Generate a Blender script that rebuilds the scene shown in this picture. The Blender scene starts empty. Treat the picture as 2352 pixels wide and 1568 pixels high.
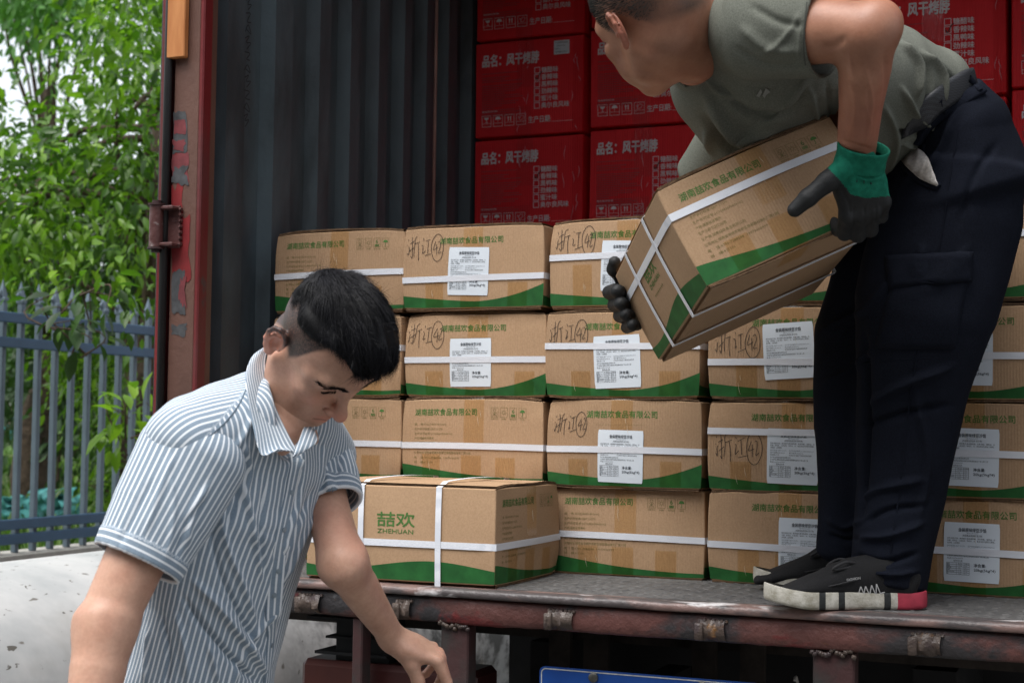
import bpy, math, random
import numpy as np
from mathutils import Vector, Matrix, noise
R = math.radians
scene = bpy.context.scene
COL = scene.collection

# ---------------------------------------------------------------- camera
Zb = 1.10                                   # height of the truck bed
FPX = 3503.0                                # focal length in pixels of a 2352 px wide frame
yaw, pit, roll = R(23.16), R(3.0), R(.73)
CAM = np.array([0, -3.094, Zb + .327])
_f = np.array([-math.sin(yaw)*math.cos(pit), math.cos(yaw)*math.cos(pit), math.sin(pit)])
_r = np.array([math.cos(yaw), math.sin(yaw), 0.0]); _u = np.cross(_r, _f)
_r, _u = _r*math.cos(roll) + _u*math.sin(roll), _u*math.cos(roll) - _r*math.sin(roll)
def P(px, py, d):                           # surveyed point: picture position and distance -> world
    return CAM + (_f + _r*(px-1176)/FPX - _u*(py-784)/FPX)*d
def cdir(a, b, c):                          # right, up, away -> world direction
    return _r*a + _u*b + _f*c
cd = bpy.data.cameras.new('camera'); cam = bpy.data.objects.new('camera', cd); COL.objects.link(cam)
cam.matrix_world = Matrix((( _r[0], _u[0], -_f[0], CAM[0]), (_r[1], _u[1], -_f[1], CAM[1]), (_r[2], _u[2], -_f[2], CAM[2]), (0,0,0,1)))
cd.sensor_width = 23.5; cd.lens = 35.0*FPX/3503*1.0; cd.sensor_fit = 'HORIZONTAL'
cd.clip_start = .05; cd.clip_end = 600
cd.dof.use_dof = True; cd.dof.focus_distance = 2.95; cd.dof.aperture_fstop = 4.8
scene.camera = cam

# ---------------------------------------------------------------- light
SUN_EL, SUN_AZ = R(66), R(202)              # azimuth of the sun, clockwise from +y
w = bpy.data.worlds.new('World'); scene.world = w; w.use_nodes = True
nt = w.node_tree; nt.nodes.clear()
sky = nt.nodes.new('ShaderNodeTexSky'); sky.sky_type = 'NISHITA'; sky.sun_disc = False
sky.sun_elevation = SUN_EL; sky.sun_rotation = SUN_AZ; sky.air_density = 1.0; sky.dust_density = 3.0
hs = nt.nodes.new('ShaderNodeHueSaturation'); hs.inputs['Saturation'].default_value = .28
hs.inputs['Value'].default_value = 1.85
bgn = nt.nodes.new('ShaderNodeBackground'); bgn.inputs['Strength'].default_value = .15
wo = nt.nodes.new('ShaderNodeOutputWorld')
nt.links.new(sky.outputs[0], hs.inputs['Color']); nt.links.new(hs.outputs[0], bgn.inputs['Color']); nt.links.new(bgn.outputs[0], wo.inputs[0])
sd = bpy.data.lights.new('sun', 'SUN'); sd.energy = 3.0; sd.angle = R(40); sd.color = (1, .985, .96)
sun = bpy.data.objects.new('sun', sd); COL.objects.link(sun)
sv = Vector((math.sin(SUN_AZ)*math.cos(SUN_EL), math.cos(SUN_AZ)*math.cos(SUN_EL), math.sin(SUN_EL)))
sun.rotation_euler = sv.to_track_quat('Z', 'Y').to_euler(); sun.location = (3, -8, 9)
vs = scene.view_settings; vs.view_transform = 'Standard'; vs.look = 'None'; vs.exposure = .05; vs.gamma = 1
scene.cycles.max_bounces = 6; scene.cycles.diffuse_bounces = 4; scene.cycles.use_denoising = True

# ---------------------------------------------------------------- materials
def rgb(h):                                 # sRGB 0-255 -> linear
    return tuple(((c/255+.055)/1.055)**2.4 if c/255 > .04045 else c/255/12.92 for c in h)
MATS = {}
class NB:                                   # small node-tree helper
    def __init__(s, name):
        s.m = bpy.data.materials.new(name); s.m.use_nodes = True; s.t = s.m.node_tree
        s.p = s.t.nodes['Principled BSDF']
    def n(s, typ, **kw):
        nd = s.t.nodes.new(typ)
        for k, v in kw.items():
            if k in nd.inputs: nd.inputs[k].default_value = v
            else: setattr(nd, k, v)
        return nd
    def l(s, a, b): s.t.links.new(a, b)
    def coord(s, kind='Object', scale=(1,1,1)):
        c = s.n('ShaderNodeTexCoord'); mp = s.n('ShaderNodeMapping'); mp.inputs['Scale'].default_value = scale
        s.l(c.outputs[kind], mp.inputs[0]); return mp.outputs[0]
    def noise(s, vec, scale=5, detail=4, rough=.6, dist=0):
        nd = s.n('ShaderNodeTexNoise', Scale=scale, Detail=detail, Roughness=rough, Distortion=dist); s.l(vec, nd.inputs['Vector']); return nd.outputs['Fac']
    def ramp(s, fac, stops):
        nd = s.n('ShaderNodeValToRGB'); el = nd.color_ramp.elements
        while len(el) < len(stops): el.new(.5)
        for e, (p, c) in zip(el, stops): e.position = p; e.color = (*c, 1) if len(c) == 3 else c
        s.l(fac, nd.inputs[0]); return nd.outputs[0]
    def mix(s, fac, a, b, mode='MIX'):
        nd = s.n('ShaderNodeMix', data_type='RGBA', blend_type=mode)
        for inp, v in ((nd.inputs[0], fac), (nd.inputs[6], a), (nd.inputs[7], b)):
            if hasattr(v, 'links'): s.l(v, inp)
            elif isinstance(v, (int, float)): inp.default_value = v
            else: inp.default_value = (*v, 1)
        return nd.outputs[2]
    def math(s, op, a, b=0, c=0):
        nd = s.n('ShaderNodeMath', operation=op)
        for i, v in enumerate((a, b, c)):
            if hasattr(v, 'links'): s.l(v, nd.inputs[i])
            else: nd.inputs[i].default_value = v
        return nd.outputs[0]
    def bump(s, h, dist=.001, strength=1.0, nrm=None):
        nd = s.n('ShaderNodeBump', Strength=strength, Distance=dist); s.l(h, nd.inputs['Height'])
        if nrm: s.l(nrm, nd.inputs['Normal'])
        s.l(nd.outputs[0], s.p.inputs['Normal']); return nd.outputs[0]
    def color(s, c):
        if hasattr(c, 'links'): s.l(c, s.p.inputs['Base Color'])
        else: s.p.inputs['Base Color'].default_value = (*c, 1)
    def rough(s, r, spec=.5, metal=0):
        if hasattr(r, 'links'): s.l(r, s.p.inputs['Roughness'])
        else: s.p.inputs['Roughness'].default_value = r
        s.p.inputs['Specular IOR Level'].default_value = spec; s.p.inputs['Metallic'].default_value = metal
def mat(name, col, rough=.6, spec=.4, metal=0, var=.25, vscale=8, bscale=0, bdist=.001):
    if name in MATS: return MATS[name]
    b = NB(name); v = b.coord()
    f = b.noise(v, vscale, 5)
    lo = tuple(c*(1-var) for c in col); hi = tuple(min(1, c*(1+var)) for c in col)
    b.color(b.ramp(f, [(.3, lo), (.7, hi)])); b.rough(rough, spec, metal)
    if bscale: b.bump(b.noise(v, bscale, 4), bdist)
    MATS[name] = b.m; return b.m

# ---------------------------------------------------------------- mesh helpers
class MB:
    def __init__(s): s.v = []; s.f = []; s.m = []; s.n = 0
    def add(s, v, f, mi=0):
        v = np.asarray(v, float).reshape(-1, 3); s.v.append(v); b = s.n
        s.f += [tuple(int(i)+b for i in q) for q in f]; s.m += ([mi]*len(f) if isinstance(mi, int) else list(mi)); s.n += len(v); return s
    def box(s, lo, hi, mi=0, M=None, bev=0):
        x0,y0,z0 = lo; x1,y1,z1 = hi
        if bev:
            b = bev; V = []; F = []
            for ax in range(3):
                for sg in (0, 1):
                    q = []
                    for (i, j) in ((0,0),(1,0),(1,1),(0,1)):
                        p = [0,0,0]; o = [a for a in range(3) if a != ax]
                        p[ax] = (lo, hi)[sg][ax]
                        p[o[0]] = hi[o[0]]-b if i else lo[o[0]]+b; p[o[1]] = hi[o[1]]-b if j else lo[o[1]]+b
                        q.append(p)
                    if (sg == 0) != (ax == 1): q = q[::-1]
                    k = len(V); V += q; F.append((k, k+1, k+2, k+3))
            V = np.array(V)
            # bridge with convex hull through bmesh
            import bmesh
            bm = bmesh.new(); vs_ = [bm.verts.new(p) for p in V]; r = bmesh.ops.convex_hull(bm, input=vs_)
            bmesh.ops.dissolve_limit(bm, angle_limit=.02, verts=bm.verts[:], edges=bm.edges[:])
            bm.verts.index_update(); V = np.array([v.co[:] for v in bm.verts]); F = [[v.index for v in f.verts] for f in bm.faces]; bm.free()
        else:
            V = np.array([(x0,y0,z0),(x1,y0,z0),(x1,y1,z0),(x0,y1,z0),(x0,y0,z1),(x1,y0,z1),(x1,y1,z1),(x0,y1,z1)], float)
            F = [(0,3,2,1),(4,5,6,7),(0,1,5,4),(1,2,6,5),(2,3,7,6),(3,0,4,7)]
        if M is not None: V = V @ np.array(M)[:3,:3].T + np.array(M)[:3,3]
        return s.add(V, F, mi)
    def tube(s, pts, rad, n=8, mi=0, cap=True, flat=None, nrm=None):
        pts = np.array(pts, float); k = len(pts)
        rad = np.full(k, rad) if np.isscalar(rad) else np.array(rad, float)
        t = np.gradient(pts, axis=0); t /= np.linalg.norm(t, axis=1)[:, None]+1e-12
        a = np.array(nrm, float) if nrm is not None else (np.array([0,0,1.]) if abs(t[0][2]) < .9 else np.array([1.,0,0]))
        V = []
        for i in range(k):
            a = a - t[i]*(a@t[i]); a /= np.linalg.norm(a)+1e-12; b = np.cross(t[i], a)
            for j in range(n):
                th = 2*math.pi*j/n; V.append(pts[i]+rad[i]*(a*math.cos(th)*(flat or 1)+b*math.sin(th)))
        F = [(i*n+j, i*n+(j+1)%n, (i+1)*n+(j+1)%n, (i+1)*n+j) for i in range(k-1) for j in range(n)]
        if cap: F += [tuple(range(n))[::-1], tuple((k-1)*n+j for j in range(n))]
        return s.add(V, F, mi)
    def strip(s, a, b, mi=0):                # ribbon between two polylines
        a = np.array(a, float); b = np.array(b, float); k = len(a)
        return s.add(np.concatenate([a, b]), [(i, i+1, k+i+1, k+i) for i in range(k-1)], mi)
    def grid(s, G, mi=0, close=False):
        G = np.asarray(G, float); a, b = G.shape[:2]
        F = [(i*b+j, i*b+(j+1)%b, (i+1)*b+(j+1)%b, (i+1)*b+j) for i in range(a-1) for j in range(b if close else b-1)]
        return s.add(G.reshape(-1, 3), F, mi)
    def prism(s, outline, y0, y1, mi=0):     # outline in x,z ; extruded along y
        o = np.array(outline, float); n = len(o)
        V = np.concatenate([np.c_[o[:,0], np.full(n, y0), o[:,1]], np.c_[o[:,0], np.full(n, y1), o[:,1]]])
        F = [tuple(range(n)), tuple(range(2*n-1, n-1, -1))] + [(i, i+n, (i+1)%n+n, (i+1)%n) for i in range(n)]
        return s.add(V, F, mi)
    def build(s, name, mats, parent=None, smooth=False, loc=None):
        V = np.concatenate(s.v) if s.v else np.zeros((0,3))
        me = bpy.data.meshes.new(name)
        if loc is not None: V = V - np.array(loc)
        fl = np.array([len(f) for f in s.f], np.int32); li = np.fromiter((i for f in s.f for i in f), np.int32, int(fl.sum()))
        me.vertices.add(len(V)); me.vertices.foreach_set('co', V.ravel())
        me.loops.add(len(li)); me.loops.foreach_set('vertex_index', li)
        me.polygons.add(len(fl)); me.polygons.foreach_set('loop_start', np.concatenate([[0], np.cumsum(fl)[:-1]]).astype(np.int32))
        me.polygons.foreach_set('loop_total', fl)
        for m in (mats if isinstance(mats, (list, tuple)) else [mats]): me.materials.append(m)
        me.polygons.foreach_set('material_index', np.array(s.m, np.int32))
        me.polygons.foreach_set('use_smooth', np.full(len(fl), smooth))
        me.update(); me.validate()
        o = bpy.data.objects.new(name, me); COL.objects.link(o)
        if loc is not None: o.location = loc
        if parent: o.parent = parent
        return o
def smooth_by_angle(o, ang=35):
    me = o.data; me.polygons.foreach_set('use_smooth', np.ones(len(me.polygons), bool))
    me.set_sharp_from_angle(angle=R(ang)); return o
def tag(o, label=None, cat=None, group=None, kind=None):
    if label: o['label'] = label
    if cat: o['category'] = cat
    if group: o['group'] = group
    if kind: o['kind'] = kind
    return o
def empty(name, loc=(0,0,0), rot=(0,0,0)):
    o = bpy.data.objects.new(name, None); COL.objects.link(o); o.location = loc; o.rotation_euler = rot; o.empty_display_size = .1; return o
def parent_keep(ch, root):
    bpy.context.view_layer.update(); ch.parent = root; ch.matrix_parent_inverse = root.matrix_world.inverted()
rnd = random.Random(7)

# ---------------------------------------------------------------- lettering
_tc = {}
def text_geo(body, size, bold=0.0, res=2, squeeze=1.0):
    key = (body, size, bold, res, squeeze)
    if key in _tc: return _tc[key]
    c = bpy.data.curves.new('t', 'FONT'); c.body = body; c.size = 1; c.offset = bold; c.resolution_u = res; c.fill_mode = 'BOTH'
    o = bpy.data.objects.new('t', c); COL.objects.link(o); bpy.context.view_layer.update()
    me = bpy.data.meshes.new_from_object(o.evaluated_get(bpy.context.evaluated_depsgraph_get()))
    V = np.array([v.co[:2] for v in me.vertices]) if len(me.vertices) else np.zeros((0,2))
    F = [tuple(p.vertices) for p in me.polygons]
    bpy.data.objects.remove(o); bpy.data.curves.remove(c); bpy.data.meshes.remove(me)
    V = V*size; V[:,0] *= squeeze
    _tc[key] = (V, F); return _tc[key]
def put_text(mb, body, x, z, size, mi, y=-.0004, bold=0.0, width=None, res=2):
    """text in the x-z plane facing -y; x,z = lower left; width fits the run"""
    V, F = text_geo(body, size, 0, res)
    if len(V) == 0: return
    V = V - [V[:,0].min(), 0]
    if width: V = V*[width/V[:,0].max(), 1]
    k = bold*size*1.0
    for i, (dx, dz) in enumerate(((0,0),) if not bold else ((-k,0),(k,0),(0,-k),(0,k))):
        mb.add(np.c_[V[:,0]+x+dx, np.full(len(V), y-.00004*i), V[:,1]+z+dz], F, mi)
def ribbon(mb, pts, wd, mi, y=-.0005, closed=False):
    """pen stroke in the x-z plane"""
    p = np.array(pts, float)
    if closed: p = np.vstack([p, p[:1]])
    t = np.gradient(p, axis=0) if len(p) > 2 else np.repeat((p[1]-p[0])[None], 2, 0)
    t /= np.linalg.norm(t, axis=1)[:,None]+1e-9; nn = np.c_[-t[:,1], t[:,0]]*wd/2
    a, b = p+nn, p-nn
    mb.strip(np.c_[a[:,0], np.full(len(a), y), a[:,1]], np.c_[b[:,0], np.full(len(b), y), b[:,1]], mi)
def spl(pts, n=6):
    """Catmull-Rom smoothing of a polyline"""
    p = np.array(pts, float)
    if len(p) < 3: return p
    q = np.vstack([2*p[0]-p[1], p, 2*p[-1]-p[-2]]); out = []
    for i in range(len(p)-1):
        a, b, c, d = q[i:i+4]
        for t in np.linspace(0, 1, n, endpoint=False):
            out.append(.5*((2*b)+(-a+c)*t+(2*a-5*b+4*c-d)*t*t+(-a+3*b-3*c+d)*t**3))
    out.append(p[-1]); return np.array(out)
def rect_line(mb, x0, z0, x1, z1, wd, mi, y=-.0005):
    for a, b in (((x0-wd/2, z0), (x1+wd/2, z0)), ((x0-wd/2, z1), (x1+wd/2, z1))): ribbon(mb, [a, b], wd, mi, y)
    for a, b in (((x0, z0+wd/2), (x0, z1-wd/2)), ((x1, z0+wd/2), (x1, z1-wd/2))): ribbon(mb, [a, b], wd, mi, y)
def disc(mb, x, z, r, mi, y=-.0005, a0=0, a1=360, n=20):
    an = np.radians(np.linspace(a0, a1, n)); V = [(x, y, z)] + [(x+r*math.cos(a), y, z+r*math.sin(a)) for a in an]
    mb.add(V, [(0, i, i+1) for i in range(1, n)], mi)
# ---------------------------------------------------------------- ground, lot, garden terrain
def m_concrete():
    b = NB('lot_concrete'); v = b.coord(); n1 = b.noise(v, 1.2, 6); n2 = b.noise(v, 60, 3)
    c = b.ramp(n1, [(.3, (.11,.108,.10)), (.7, (.17,.165,.155))]); c = b.mix(.3, c, b.ramp(n2, [(.4,(.06,.06,.06)),(.6,(.18,.175,.17))]))
    b.color(c); b.rough(.9, .3); b.bump(n2, .002); return b.m
def m_soil():
    b = NB('garden_soil'); v = b.coord(); n1 = b.noise(v, .35, 6, .65); n2 = b.noise(v, 9, 5, .7)
    c = b.ramp(n1, [(.36,(.03,.075,.012)),(.47,(.07,.14,.025)),(.56,(.2,.16,.10)),(.66,(.06,.12,.025))])
    c = b.mix(.45, c, b.ramp(n2, [(.35,(.02,.05,.01)),(.62,(.12,.2,.05))]))
    b.color(c); b.rough(.95, .2); b.bump(n2, .03); return b.m
g = MB(); g.grid([[(x, y, 0) for x in (-4.6, -3, 0, 5, 40)] for y in (-60, -10, -3, 0, 4, 12, 120)])
o = g.build('lot_ground', m_concrete()); tag(o, kind='structure')
# garden: higher terrain beyond the fence, gently rolling, out to the horizon
xs = -4.65 - np.linspace(0, 1, 46)**2.2*150; ys = -60+np.linspace(0, 1, 60)*220
G = [[(x, y, .62 + .25*noise.noise(Vector((x*.12, y*.12, 3))) + .016*max(0, -x-14)) for x in xs] for y in ys]
g = MB(); g.grid(G); o = g.build('garden_ground', m_soil(), smooth=True); tag(o, kind='structure')
# grass and weeds over the garden near the fence (nobody could count it)
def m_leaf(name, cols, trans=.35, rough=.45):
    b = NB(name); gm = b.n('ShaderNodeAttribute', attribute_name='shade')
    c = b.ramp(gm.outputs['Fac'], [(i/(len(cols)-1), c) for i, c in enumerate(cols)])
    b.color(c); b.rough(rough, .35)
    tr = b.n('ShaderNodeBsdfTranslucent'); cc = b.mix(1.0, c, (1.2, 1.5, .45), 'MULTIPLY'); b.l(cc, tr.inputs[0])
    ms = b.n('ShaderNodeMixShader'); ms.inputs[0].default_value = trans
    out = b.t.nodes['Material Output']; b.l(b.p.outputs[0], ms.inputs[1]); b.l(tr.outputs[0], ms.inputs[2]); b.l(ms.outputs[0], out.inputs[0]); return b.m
def leaf_mesh(name, cen, dirs, nrm, ln, wd, shade, m, parent=None, bend=.25):
    """many pointed leaves, 6 faces each, as one mesh with a per-leaf shade"""
    n = len(cen); cen = np.asarray(cen); d = dirs/np.linalg.norm(dirs, axis=1)[:,None]
    s = np.cross(d, nrm); s /= np.linalg.norm(s, axis=1)[:,None]+1e-9; u = np.cross(s, d)
    ln = np.asarray(ln)[:,None]; wd = np.asarray(wd)[:,None]
    st = [(0, 0.04), (.28, .42), (.6, .46), (.85, .2), (1, .0)]
    V = []
    for t, wf in st:
        base = cen + d*ln*t - u*ln*bend*t*t
        V += [base - s*wd*wf + u*wd*wf*.35, base, base + s*wd*wf + u*wd*wf*.35]
    V = np.stack(V, 1)                       # n,15,3
    F = []
    for k in range(4): F += [(3*k, 3*k+1, 3*k+4, 3*k+3), (3*k+1, 3*k+2, 3*k+5, 3*k+4)]
    F = np.array(F); nf = len(F)
    allF = (np.arange(n)[:,None,None]*15 + F[None]).reshape(-1, 4)
    me = bpy.data.meshes.new(name); me.vertices.add(n*15); me.vertices.foreach_set('co', V.reshape(-1))
    me.loops.add(allF.size); me.loops.foreach_set('vertex_index', allF.ravel().astype(np.int32))
    me.polygons.add(len(allF)); me.polygons.foreach_set('loop_start', np.arange(0, allF.size, 4, dtype=np.int32)); me.polygons.foreach_set('loop_total', np.full(len(allF), 4, np.int32))
    me.polygons.foreach_set('use_smooth', np.ones(len(allF), bool))
    me.materials.append(m); me.update()
    at = me.attributes.new('shade', 'FLOAT', 'POINT'); at.data.foreach_set('value', np.repeat(shade, 15).astype(np.float32))
    o = bpy.data.objects.new(name, me); COL.objects.link(o)
    if parent: o.parent = parent
    return o
rs = np.random.default_rng(11)
GRASS = m_leaf('grass_blades', [(.03,.07,.012), (.07,.15,.025), (.13,.2,.05)], .3, .6)
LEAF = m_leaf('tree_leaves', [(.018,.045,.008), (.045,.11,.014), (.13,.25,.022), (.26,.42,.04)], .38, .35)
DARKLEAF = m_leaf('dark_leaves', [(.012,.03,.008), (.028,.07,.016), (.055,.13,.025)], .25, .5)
HEDGE = m_leaf('hedge_leaves', [(.04,.11,.03), (.08,.2,.05), (.13,.3,.06)], .35, .5)
n = 9000
x = -4.8 - rs.random(n)**1.6*16; y = 1 + rs.random(n)*16
z = np.array([.60 + .25*noise.noise(Vector((a*.12, b*.12, 3))) + .016*max(0, -a-14) for a, b in zip(x, y)])
k = rs.random(n); dr = np.c_[rs.normal(0,.3,n), rs.normal(0,.3,n), np.ones(n)]
o = leaf_mesh('garden_grass', np.c_[x,y,z], dr, rs.normal(0,1,(n,3)), .1+.25*k, .012+.02*k, rs.random(n), GRASS); tag(o, 'rough green grass and weeds in the garden beyond the fence', 'grass', kind='stuff')

# ---------------------------------------------------------------- trees
BARK = mat('tree_bark', (.075,.055,.04), .9, .2, var=.5, vscale=18, bscale=40, bdist=.01)
def clusters(centers, per, spread, ln, shade_fn, seed, droop=.6):
    r = np.random.default_rng(seed); C_, D_, N_, L_, S_ = [], [], [], [], []
    for c in centers:
        k = per; off = r.normal(0, 1, (k, 3))*spread; cc = c+off
        dd = off/np.linalg.norm(off, axis=1)[:,None] + r.normal(0, .5, (k,3)); dd[:,2] -= droop
        C_.append(cc); D_.append(dd); nn = r.normal(0,.5,(k,3)); nn[:,2] += 1; N_.append(nn); L_.append(ln*(.45+.85*r.random(k)))
        S_.append(np.clip(shade_fn(cc)+r.normal(0,.16,k), 0, 1))
    return [np.concatenate(a) for a in (C_, D_, N_, L_, S_)]
def limb(mb, a, b, r0, r1, k=6, wob=.06, seed=0):
    r = np.random.default_rng(seed); t = np.linspace(0,1,k)[:,None]; a = np.array(a,float); b = np.array(b,float)
    L = np.linalg.norm(b-a); p = a+(b-a)*t + r.normal(0,1,(k,3))*wob*L*np.sin(t*math.pi)*.5
    mb.tube(p, np.linspace(r0, r1, k), 8); return p
# E-near tree: crown hangs over the fence and fills the upper left
def tree(name, base, top, trunk_r, crown_pts, per, spread, ln, m, label, group=None, seed=1, shade=None, droop=.6, limbs=10):
    root = empty(name, tuple(base)); b = MB(); base = np.array(base, float); top = np.array(top, float)
    limb(b, base-[0,0,.05], top, trunk_r, trunk_r*.45, 8, .05, seed)
    r = np.random.default_rng(seed)
    for i in range(limbs):
        t = .45+.55*r.random(); c = crown_pts[r.integers(len(crown_pts))]
        a = base+(top-base)*t; m2 = a+(c-a)*.5+r.normal(0,.1,3)+[0,0,.15]
        b.tube(spl([a, m2, c], 5), np.linspace(trunk_r*.22, .004, 11), 6)
    o = b.build('trunk', BARK, smooth=True); o.parent = root; o.matrix_parent_inverse = Matrix.Translation(-Vector(base))
    if shade is None: shade = lambda c: .5
    A = clusters(crown_pts, per, spread, ln, shade, seed+5, droop)
    o = leaf_mesh('crown', A[0], A[1], A[2], A[3], A[3]*.42, A[4], m); o.parent = root; o.matrix_parent_inverse = Matrix.Translation(-Vector(base))
    tag(root, label, 'tree', group); return root
def crown_from_map(seed, n, rows, d0, d1):
    """cluster centres: rows = (y0, y1, x0, x1, weight) of where foliage stands, seen from the road"""
    r = np.random.default_rng(seed); wts = np.array([q[4]*(q[1]-q[0])*(q[3]-q[2]) for q in rows], float); wts /= wts.sum(); out = []
    for i in r.choice(len(rows), n, p=wts):
        q = rows[i]; out.append(P(q[2]+(q[3]-q[2])*r.random(), q[0]+(q[1]-q[0])*r.random(), d0+(d1-d0)*r.random()))
    return out
# main tree: light leaves in the front, darker behind
rows = [(-160,40,290,420,1.3),(-60,130,225,420,1.4),(60,175,205,420,.8),(130,260,265,420,1.4),(250,330,110,420,1.0),(290,420,-60,420,1.3),(400,560,-120,420,1.4),
        (540,650,-120,420,1.2),(640,700,150,420,.9),(60,110,110,190,.25),(110,165,45,130,.22)]
cp = crown_from_map(3, 215, rows, 8.0, 10.4)
tb = P(300, 1100, 9.0); tb[2] = .62
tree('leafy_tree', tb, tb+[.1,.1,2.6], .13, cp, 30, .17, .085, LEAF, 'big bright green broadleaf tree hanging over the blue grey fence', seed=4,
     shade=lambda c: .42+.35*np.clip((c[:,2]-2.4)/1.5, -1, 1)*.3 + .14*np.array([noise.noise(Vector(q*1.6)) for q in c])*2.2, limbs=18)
rows2 = [(-200,230,320,430,1.4),(250,560,180,430,1.2),(380,660,-150,430,1.0),(420,700,-200,380,1.0)]
cp = crown_from_map(9, 140, rows2, 10.8, 13)
tb = P(85, 1060, 12); tb[2] = .6
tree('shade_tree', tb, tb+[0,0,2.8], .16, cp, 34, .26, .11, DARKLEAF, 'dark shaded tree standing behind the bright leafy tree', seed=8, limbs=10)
rows3 = [(-60,30,40,150,1.2),(-120,-40,-40,110,1),(10,60,70,130,.8),(-40,40,150,215,.6)]
cp = crown_from_map(13, 60, rows3, 16, 19)
tb = P(90, 1010, 17.5); tb[2] = .6
tree('distant_tree', tb, tb+[0,0,4.6], .15, cp, 60, .28, .13, HEDGE, 'hazy far tree whose top shows against the sky at upper left', seed=18, limbs=12)
tb = P(308, 1000, 10.2); tb[2] = .6
b = MB(); limb(b, tb, tb+[0,.1,1.9], .125, .1, 8, .03, 5)
cp = crown_from_map(21, 30, [(560,700,235,400,1)], 9.6, 10.8)
root = empty('garden_tree', tuple(tb)); o = b.build('trunk', BARK, smooth=True); parent_keep(o, root)
A = clusters(cp, 40, .2, .1, lambda c: .3, 23); o = leaf_mesh('crown', A[0], A[1], A[2], A[3], A[3]*.42, A[4], DARKLEAF); parent_keep(o, root)
tag(root, 'brown trunk of the tree right behind the fence beside the container post', 'tree')
# shrubs behind the fence
def shrub(x0, x1, y0, y1, d0, d1, n, per, ln, m, label, seed, sp=.12, sh=.6, grp='shrubs growing behind the fence', cat='shrub', name='shrub'):
    cp = crown_from_map(seed, n, [(y0, y1, x0, x1, 1)], d0, d1); base = P((x0+x1)/2, y1, (d0+d1)/2)
    root = empty(name, tuple(base)); A = clusters(cp, per, sp, ln, lambda c: sh, seed)
    o = leaf_mesh('foliage', A[0], A[1], A[2], A[3], A[3]*.45, A[4], m); parent_keep(o, root)
    b = MB(); r = np.random.default_rng(seed)
    for c in cp[:max(4, n//3)]:
        b.tube(spl([base+r.normal(0,.05,3), (base+c)/2+r.normal(0,.08,3), c], 4), np.linspace(.005,.0015,9), 5)
    o = b.build('stem', BARK, smooth=True); parent_keep(o, root); tag(root, label, cat, grp)
shrub(215,330,850,1170,8.6,9.6,34,34,.07,LEAF,'fresh green shrub climbing behind the right end of the fence',31,.11,.5)
shrub(120,240,760,900,9.2,10.2,22,36,.07,LEAF,'light green sapling leaves in front of the dark garden',33,.09,.6)
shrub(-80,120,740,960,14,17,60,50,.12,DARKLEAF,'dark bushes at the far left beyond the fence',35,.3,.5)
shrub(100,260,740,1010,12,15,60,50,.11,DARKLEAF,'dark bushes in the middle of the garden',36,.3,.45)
shrub(-100,420,690,800,18,21,110,50,.13,HEDGE,'clipped bright green hedge across the far end of the garden',37,.25,.7,cat='hedge',name='hedge')
# two sprigs on the lot side of the fence
shrub(275,345,880,1010,6.6,7.0,5,7,.11,LEAF,'leafy sprig with big leaves poking through the fence beside the post',41,.07,.75,grp=None,cat='branch',name='leafy_branch')
shrub(140,225,690,800,6.2,6.6,4,6,.11,DARKLEAF,'dark hanging sprig in front of the top fence rail',43,.06,.3,grp=None,cat='branch',name='leafy_branch')

shrub(-20,350,640,715,6.0,6.5,8,8,.085,LEAF,'loose overhanging twigs of leaves covering the spear tips of the fence',47,.08,.4,grp=None,cat='branch',name='leafy_branch')
# ---------------------------------------------------------------- fence on its low wall
GALV = mat('fence_grey_paint', (.11,.15,.185), .45, .5, .2, .12, 5); BLUE = mat('fence_blue_paint', (.035,.085,.155), .45, .5, .1, .2, 5)
FX = -4.6
root = empty('low_wall', (FX, 3, 0)); g = MB(); g.box((FX-.1, -12, -.02), (FX+.1, 14, .83)); o = g.build('low_wall_body', mat('wall_render', (.35,.34,.31), .9, .2, var=.2), loc=(FX,3,0)); 
bpy.data.objects.remove(root); o.name = 'low_wall'; tag(o, 'low rendered wall carrying the steel fence, hidden behind the white tank', 'wall')
fence = empty('steel_fence', (FX, 3, .83)); rails = [1.847, 1.739, .957, .894]
for zc in rails:
    g = MB(); g.box((FX+.012, -12, zc-.022), (FX+.045, 14, zc+.022), bev=.003); o = g.build('rail', BLUE); parent_keep(o, fence)
sp_ = .114; ylist = [.6+sp_*i for i in range(-18, 60)]
def picket(y, par):
    g = MB(); r = .0118
    g.box((FX-.02, y-r, .83), (FX+.012-.001, y+r, 1.925), bev=.004)
    # collar and spear point
    g.box((FX-.026, y-r-.003, 1.915), (FX+.014, y+r+.003, 1.933), bev=.003)
    for q in (-1, 1):
        g.tube([(FX-.01, y+q*(r+.004), 1.933), (FX-.01, y+q*(r+.012), 1.95), (FX-.01, y+q*(r+.002), 1.963)], [.006,.006,.003], 6)
    V = [(FX-.026, y-r, 1.933), (FX+.006, y-r, 1.933), (FX+.006, y+r, 1.933), (FX-.026, y+r, 1.933), (FX-.020, y-r+.002, 1.967), (FX+.000, y-r+.002, 1.967), (FX+.000, y+r-.002, 1.967), (FX-.020, y+r-.002, 1.967), (FX-.01, y, 2.015)]
    g.add(V, [(0,1,5,4),(1,2,6,5),(2,3,7,6),(3,0,4,7),(4,5,8),(5,6,8),(6,7,8),(7,4,8)])
    return g.build('picket', GALV)
p0 = picket(0, fence); parent_keep(p0, fence)
for i, y in enumerate(ylist):
    if i == 0: p0.location.y += y; continue
    c = p0.copy(); COL.objects.link(c); c.location.y = p0.location.y + (y-ylist[0])
tag(fence, 'blue grey steel fence with spear topped pickets and four blue rails', 'fence')

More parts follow.
